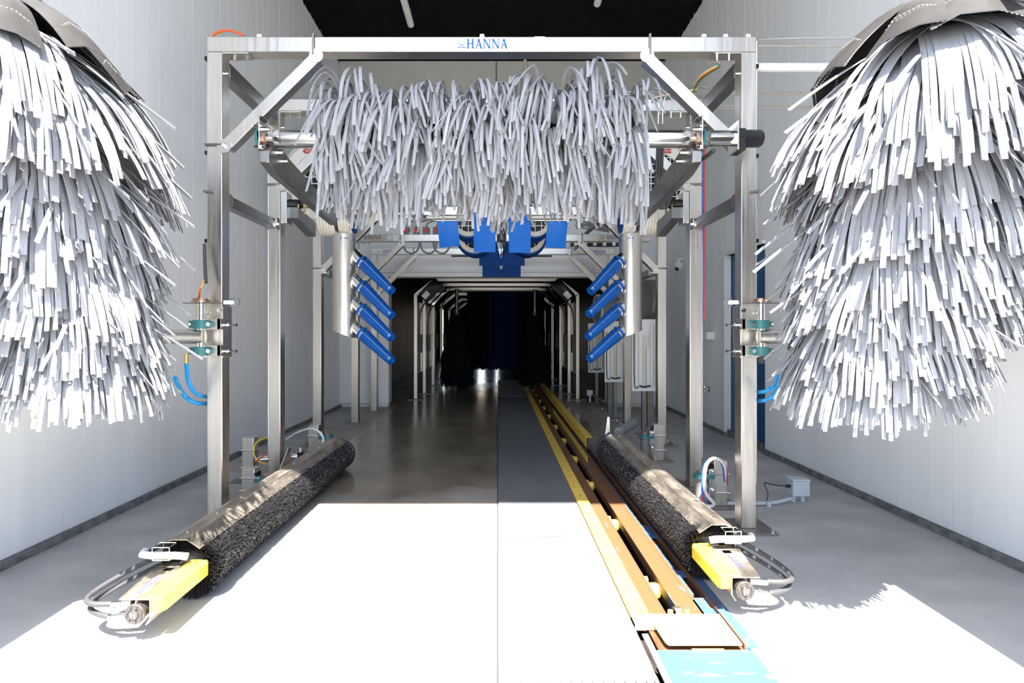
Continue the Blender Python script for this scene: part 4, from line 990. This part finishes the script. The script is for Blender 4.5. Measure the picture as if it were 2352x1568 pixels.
# left floor cables
cable([at(655, 1080, 4.6), at(625, 1068, 4.6), at(596, 1062, 4.55), at(580, 1042, 4.55), at(588, 1012, 4.6), at(618, 1004, 4.7)], .006, 'cable_yellow', 'yellow air line looping beside the second left post', 'cable', 'cable')
cable([at(612, 1040, 4.5), at(600, 1052, 4.5), at(585, 1060, 4.5)], .006, 'cable_red', 'short red air line by the second left post', 'cable', 'cable')
cable([at(655, 1010, 5.3), at(690, 988, 5.2), at(722, 982, 5.1), at(743, 1000, 5.0), at(742, 1022, 4.9), at(715, 1040, 4.85)], .010, 'cable_white', 'pale grey hose arching over the far end of the left brush', 'hose', 'hose')
# right floor cables
for k, (c_, lb, r_) in enumerate((('cable_white', 'white', .012), ('cable_blue', 'blue', .006), ('cable_red', 'red', .006))):
    dx = (0, -4, 3)[k]
    cable([at(1668+dx, 1100+k*6, 3.85), at(1664+dx, 1062, 3.8), at(1640+dx, 1049, 3.75), at(1620+dx, 1065, 3.72), at(1616+dx, 1110, 3.7), at(1620+dx+k*-3, 1135, 3.72), at(1645+dx-k*20, 1160, 3.75), at(1622-k*8, 1164, 3.78), at(1590, 1145, 3.85)], r_, c_, f'{lb} hose looping over the short post between the right frame posts', 'hose', 'hose', 'hoses looping over the right short post')
t = thing('junction_box', 'pale grey junction box standing on a conduit by the right wall', 'junction box', (2.30, 4.12, 0))
MB().box(2.24, 2.37, 4.06, 4.16, .05, .17).box(2.235, 2.375, 4.055, 4.165, .165, .18).build('box', 'grey_plastic', t, bevel=.006)
MB().tube([(1.70, 4.0, .02), (2.05, 4.0, .02), (2.20, 4.06, .03), (2.28, 4.11, .035)], .014, 10, smooth=1).build('conduit', 'grey_plastic', t)
MB().cyl((2.27, 4.11, .0), (2.27, 4.11, .06), .016).cyl((2.34, 4.11, .0), (2.34, 4.11, .06), .016).cyl((2.02, 3.99, .0), (2.02, 3.99, .038), .018).build('legs', 'grey_plastic', t)
MB().cyl((2.24, 4.1, .12), (2.21, 4.1, .12), .012, n=12).build('cable_gland', 'black_plastic', t)
cable([(2.21, 4.1, .12), (2.10, 4.1, .13), (2.02, 4.08, .16), (2.05, 4.05, .08), (2.02, 4.02, .03), (1.98, 4.0, .02)], .005, 'black_rubber', 'thin black cable looping from the grey junction box to the floor', 'cable', 'cable')
cable([at(1505, 1060, 5.3), at(1512, 1075, 5.0), at(1530, 1095, 4.8), at(1575, 1108, 4.6)], .018, 'duct_grey', 'grey conduit bending along the floor behind the right brush', 'conduit', 'conduit')

# wall things
p = at(1568, 608, 8.3)
t = thing('security_camera', 'small white dome security camera high on the right wall', 'camera', (XR, 8.3, p.z))
MB().cyl((XR, 8.3, p.z+.09), (XR-.08, 8.3, p.z+.09), .03).cyl((XR-.07, 8.3, p.z+.10), (XR-.07, 8.3, p.z+.02), .03).build('bracket', 'white_plastic', t)
MB().lathe((XR-.07, 8.3, p.z+.03), (0, 0, -1), [(0, 0), (0, .075), (.05, .08), (.09, .065), (.12, .03), (.125, 0)], 24).build('housing', 'white_plastic', t)
MB().sphere((XR-.10, 8.27, p.z-.06), .035).build('lens', 'black_gloss', t)
solo(MB().box(XR-.10, XR, 7.1, 7.35, 1.20, 1.30), 'wall_box', 'white_plastic', 'small white box fixed to the right wall at waist height', 'box', (XR, 7.22, 1.25), bevel=.005)
t = thing('faucet', 'chrome wall faucet low on the right wall', 'faucet', (XR, 7.25, .53))
MB().lathe((XR, 7.25, .53), (-1, 0, 0), [(0, .04), (.01, .04), (.015, .016), (.08, .016), (.085, 0)], 16).build('body', 'chrome', t)
MB().cyl((XR-.07, 7.20, .53), (XR-.07, 7.30, .53), .010).cyl((XR-.07, 7.25, .49), (XR-.07, 7.25, .57), .010).build('cross_handle', 'chrome', t)

# switch boxes on the fourth frame
for k, px in enumerate((932, 955, 978, 1002)):
    p = at(px, 529, FD+.02); lbn = ['leftmost', 'second from left', 'third from left', 'fourth, partly behind the blue flap'][k]
    t = thing('switch_box', f'grey switch box with red handle on the rear beam, {lbn}', 'switch box', (p.x, FD+.05, 2.685), 'switch boxes on the beam')
    MB().box(p.x-.047, p.x+.047, FD, FD+.09, 2.686, 2.79).build('box', 'grey_dark', t, bevel=.008)
    MB().cyl((p.x, FD, 2.735), (p.x, FD-.02, 2.735), .026, n=14).box(p.x-.009, p.x+.009, FD-.03, FD, 2.735, 2.783).build('handle', 'sign_red', t)
    cable([(p.x, FD+.05, 2.79), (p.x+.02, FD+.05, 2.86), (p.x+.12, FD+.1, 2.90), (p.x+.3, FD+.2, 2.98)], .014, 'duct_grey', f'grey conduit leaving the switch box, {lbn}', 'conduit', 'conduit', 'conduits of the switch boxes')
for k, x in enumerate((-1.37, -1.12, -.93)):
    cable([(x, FD+.14, 2.60), (x+.02, FD+.16, 2.48), (x+.12, FD+.2, 2.43), (x+.22, FD+.16, 2.48), (x+.24, FD+.14, 2.60)], .014, 'duct_grey', ['left', 'middle', 'right'][k] + ' of the grey conduit loops hanging between the two rear beams', 'conduit', 'conduit', 'hanging conduit loops')
# cable tray clutter right of the blowers
ct = thing('cable_tray', 'slanting steel cable tray with grey lines behind the right end of the brush', 'cable tray', at(1370, 520, 7.9))
MB().beam(at(1388, 500, 7.75), at(1345, 537, 7.95), .06, .03).beam(at(1396, 505, 7.75), at(1395, 527, 7.75), .04, .02, (0, 1, 0)).build('tray', 'dull_steel', ct)
cb = MB(); rc = random.Random(9)
for k in range(9):
    a = at(1318+rc.uniform(0, 20), 500+k*3, 7.85); b_ = at(1400+rc.uniform(-10, 8), 528+rc.uniform(-10, 6), 7.9); cb.tube([a, (a+b_)/2+V((0, 0, rc.uniform(-.06, .08))), b_], .010, 6, smooth=2)
cb.build('cables', 'duct_grey', ct)
vt = thing('valve_row', 'row of small white valves between the two rear beams on the right', 'valves', at(1380, 558, 8.2))
for k in range(5):
    p = at(1322+k*22, 557, 8.2); MB().box(p.x-.025, p.x+.025, p.y-.03, p.y+.03, p.z-.05, p.z+.05).build('valve', 'white_plastic', vt, bevel=.004)
MB().beam(at(1310, 562, 8.25), at(1425, 562, 8.25), .03, .06).beam(at(1330, 562, 8.25), at(1330, 562, 8.25)+V((0, .6, 0)), .03, .03).build('manifold', 'black_plastic', vt)

# dispenser panels on stands at the right
for k, (x0_, yy, lb) in enumerate(((1.70, 6.78, 'nearest of the three upright white meter panels on stands, right of the drying column'), (1.60, 8.0, 'middle one of the three upright white meter panels'), (1.67, 9.87, 'farthest of the three upright white meter panels, in the tunnel mouth'))):
    t = thing('meter_panel', lb, 'meter panel', (x0_+.15, yy, 0), 'upright white meter panels')
    MB().box(x0_, x0_+.30, yy, yy+.015, .55, 1.46).build('back_plate', 'wall_white', t, bevel=.003)
    for q, m_ in ((.055, 'white_plastic'), (.15, 'cream_metal'), (.245, 'white_plastic')):
        MB().cyl((x0_+q, yy-.03, .62), (x0_+q, yy-.03, 1.40 if q != .15 else 1.20), .022, n=14).build('canister', m_, t)
    MB().box(x0_+.13, x0_+.195, yy-.05, yy+.0, 1.10, 1.25).build('bracket', 'steel', t)
    MB().tube([(x0_+.02, yy-.02, 1.3), (x0_+.02, yy-.02, .62), (x0_+.05, yy-.03, .58), (x0_+.075, yy-.03, .62)], .006, 6, smooth=1).tube([(x0_+.09, yy-.02, .62), (x0_+.15, yy-.03, .60), (x0_+.26, yy-.02, .63)], .012, 8, smooth=1).build('tubing', 'black_rubber', t)
    MB().box(x0_+.135, x0_+.19, yy+.016, yy+.07, 0, 1.3).build('stand', 'dull_steel', t, bevel=.003)
    MB().box(x0_+.06, x0_+.26, yy-.04, yy+.12, 0, .008).build('base_plate', 'dull_steel', t)
# big round drum behind right drying column
t = thing('round_drum', 'large dull grey drum lying on its side behind the right blue nozzles', 'drum', (1.9, 9.0, 1.66))
c0 = at(1372, 711, 8.45); ax = V((1, .12, .0)).normalized()
MB().lathe(c0, ax, [(0, 0), (0, .225), (.45, .225), (.6, .20), (.6, 0)], 40).build('shell', 'duct_grey', t)
MB().lathe(c0 - ax*.01, ax, [(0, .215), (0, .245), (.03, .245), (.03, .215)], 40).lathe(c0 + ax*.30, ax, [(0, .22), (0, .238), (.02, .238), (.02, .22)], 40).build('rim', 'cream_metal', t)
MB().box(c0.x+.2, c0.x+.3, c0.y+.15, c0.y+.25, 0, 1.5).build('stand', 'dull_steel', t)
t = thing('round_drum', 'grey rounded duct end showing behind the lower right frame post', 'drum', at(1490, 690, 7.3))
c0 = at(1478, 690, 7.35)
MB().lathe(c0 + V((.0, 0, .0)), (1, .25, 0), [(0, 0), (0, .26), (.03, .29), (.16, .29), (.2, .25), (.2, 0)], 40).build('shell', 'duct_grey', t)
MB().box(c0.x+.06, c0.x+.14, c0.y, c0.y+.08, 0, c0.z).build('stand', 'dull_steel', t)
# box with curled conduits on the tunnel floor
t = thing('outlet_box', 'small pale box with curled grey hoses on the floor at the tunnel mouth', 'box', (1.78, 9.95, 0))
MB().box(1.66, 1.76, 9.9, 9.98, .12, .22).box(1.70, 1.73, 9.92, 9.96, 0, .12).build('box', 'white_plastic', t, bevel=.004)
for k in range(3): MB().tube([(1.74, 9.88, .14), (1.80+.02*k, 9.75, .12-.02*k), (1.92+.03*k, 9.6, .03), (2.08, 9.7, .02), (2.05, 9.85, .05)], .014, 8, smooth=2).build('hose', 'duct_grey', t)

# ------------------------------------------------------------------ tunnel arches, lamps, sheets, curtains
def arch(y_, hw, zt_, lb, cxx=-.02, wd=.065, zc=2.03, ch=.38):
    t = thing('tunnel_arch', lb, 'arch', (cxx, y_, 0), 'steel arches inside the tunnel')
    z1 = zt_ - ch*.84
    for s_ in (-1, 1):
        x = cxx + s_*hw
        MB().box(x-wd/2, x+wd/2, y_, y_+wd, .01, z1).build('post', 'steel', t, bevel=.003)
        MB().beam((x, y_+wd/2, z1-.01), (x - s_*ch, y_+wd/2, zt_-wd/2), wd, wd, (0, 1, 0)).build('corner_bar', 'steel', t)
        MB().box(x-.14, x+.14, y_-.1, y_+.16, 0, .01).build('base_plate', 'dull_steel', t)
    for s_ in (-1, 1):
        x = cxx + s_*(hw-.07)
        MB().tube([(cxx+s_*(hw-ch-.25), y_+.02, zt_-.09), (cxx+s_*(hw-ch), y_+.0, zt_-.13), (x-s_*.18, y_-.01, z1-.08), (x-s_*.02, y_, z1-.30), (x, y_, 1.4), (x-s_*.01, y_, .5)], .016, 6, smooth=2).build('cable', 'black_rubber', t)
        MB().box(*sorted((cxx+s_*(hw-.05), cxx+s_*(hw-.12))), y_-.02, y_+.06, .9, 1.25).build('nozzle_bar', 'black_rubber', t)
    MB().box(cxx-hw+ch-.02, cxx+hw-ch+.02, y_, y_+wd, zt_-wd, zt_).build('top_beam', 'steel', t, bevel=.003)
    return t
for k, (yy, hw, z) in enumerate(((10.3, 1.56, 2.34), (11.3, 1.53, 2.33), (13.0, 1.55, 2.38), (14.6, 1.52, 2.36), (16.8, 1.50, 2.35), (19.0, 1.50, 2.35))):
    arch(yy, hw, z, ['first', 'second', 'third', 'fourth', 'fifth', 'last'][k] + ' eight-sided steel arch inside the dark tunnel, counted from the mouth')
for s_, nm in ((-1, 'left'), (1, 'right')):
    for k, yy in enumerate((10.35, 10.95)):
        x = -.02 + s_*1.27; zz = 2.07
        t = thing('wash_light', f'{"nearer" if k == 0 else "farther"} glossy black box light under the {nm} corner of the tunnel arches', 'light', (x, yy, zz), 'glossy box lights in the tunnel')
        d = V((-s_*.70, 0, .72)); nrm = V((-s_*.72, 0, -.70))
        MB().beam(V((x, yy, zz)) - d*.20, V((x, yy, zz)) + d*.25, .40, .24, nrm).build('housing', 'black_gloss', t, bevel=.02)
        cc = V((x, yy-.185, zz)) 
        MB().beam(V((x, yy-.202, zz)) - d*.17, V((x, yy-.202, zz)) - d*.03, .006, .10, nrm).build('window', 'chrome', t)
        MB().beam(V((x+s_*.10, yy, zz+.12)), V((x+s_*.10, yy+.45, zz+.12)), .04, .04).build('bracket', 'dull_steel', t)
    xx = -.02 + s_*1.57
    solo(MB().box(xx-.004, xx+.004, 10.42, 12.9, .48, 1.9), 'splash_sheet', 'navy_sheet', f'glossy navy splash sheet along the {nm} side of the tunnel', 'splash sheet', (xx, 11.6, .48), 'navy splash sheets')
# mitter curtain
cur = thing('cloth_curtain', 'dark hanging curtain of navy and black cloth strips across the tunnel', 'curtain', (.16, 14.6, 2.4))
MB().box(-1.15, 1.15, 14.60, 14.66, 2.36, 2.40).box(-.95, 1.25, 14.1, 15.0, 2.37, 2.41).build('rail', 'dull_steel', cur)
rc = random.Random(4)
for row in range(4):
    for k in range(11):
        x = -.78 + k*.185 + rc.uniform(-.02, .02); yy = 14.15 + row*.2; nb = 5; b = MB()
        for q in range(nb):
            xx = x + q*.037; zb_ = .30 + rc.uniform(-.02, .06)
            b.box(xx-.017, xx+.017, yy-.003, yy+.003, zb_, 2.40)
        b.build('cloth_panel', 'cloth_navy' if 3 <= k <= 6 and row < 2 else 'cloth_dark', cur, smooth=False)
def dark_panel(seed):
    r = random.Random(seed); b = MB()
    for i in range(9):
        add_strip(b, (.05, (i-4)*.03, 0), 0, R(5), R(-83), .62*r.uniform(.92, 1.03), .03, .006, .55, .4, jy=r.gauss(0, .06), segs=6)
    return to_mesh(b, 'cloth_panel', 'cloth_dark')
dks = [dark_panel(s) for s in range(3)]
for s_, nm, x, yy in ((-1, 'left', -.93, 12.2), (1, 'right', .86, 12.4)):
    t = thing('tunnel_brush', f'black upright cloth brush in the dark tunnel, {nm} of the lane', 'car wash brush', (x, yy, 0), 'black upright brushes in the tunnel')
    MB().cyl((x, yy, .15), (x, yy, 1.75), .12).build('hub', 'black_plastic', t)
    MB().cyl((x, yy, 1.75), (x, yy, 2.28), .04).build('spindle', 'dull_steel', t)
    r = random.Random(8)
    for k in range(10):
        for j in range(9):
            a = 2*math.pi*(j+.5*(k % 2))/9; sc = 1 if k > 4 else .62
            inst('cloth_panel', r.choice(dks), t, V((0, 0, 1.75-k*.13)) , a, (sc, sc, 1))
# labels on the fan rings
for s_, o in ((-1, None), (1, None)):
    pass
for o in [x for x in bpy.data.objects if x.name.startswith('warning_label')]:
    cx_ = sum((o.matrix_world @ V(c)).x for c in o.bound_box)/8
    k = o
    while k.name not in WL and k.parent: k = k.parent
    xm = sum(V(c).x for c in o.bound_box)/8 + WL[k.name].x
    text('ROTATION', (xm+.015, 5.703, 3.2275), .030, 'white_plastic', o.parent)
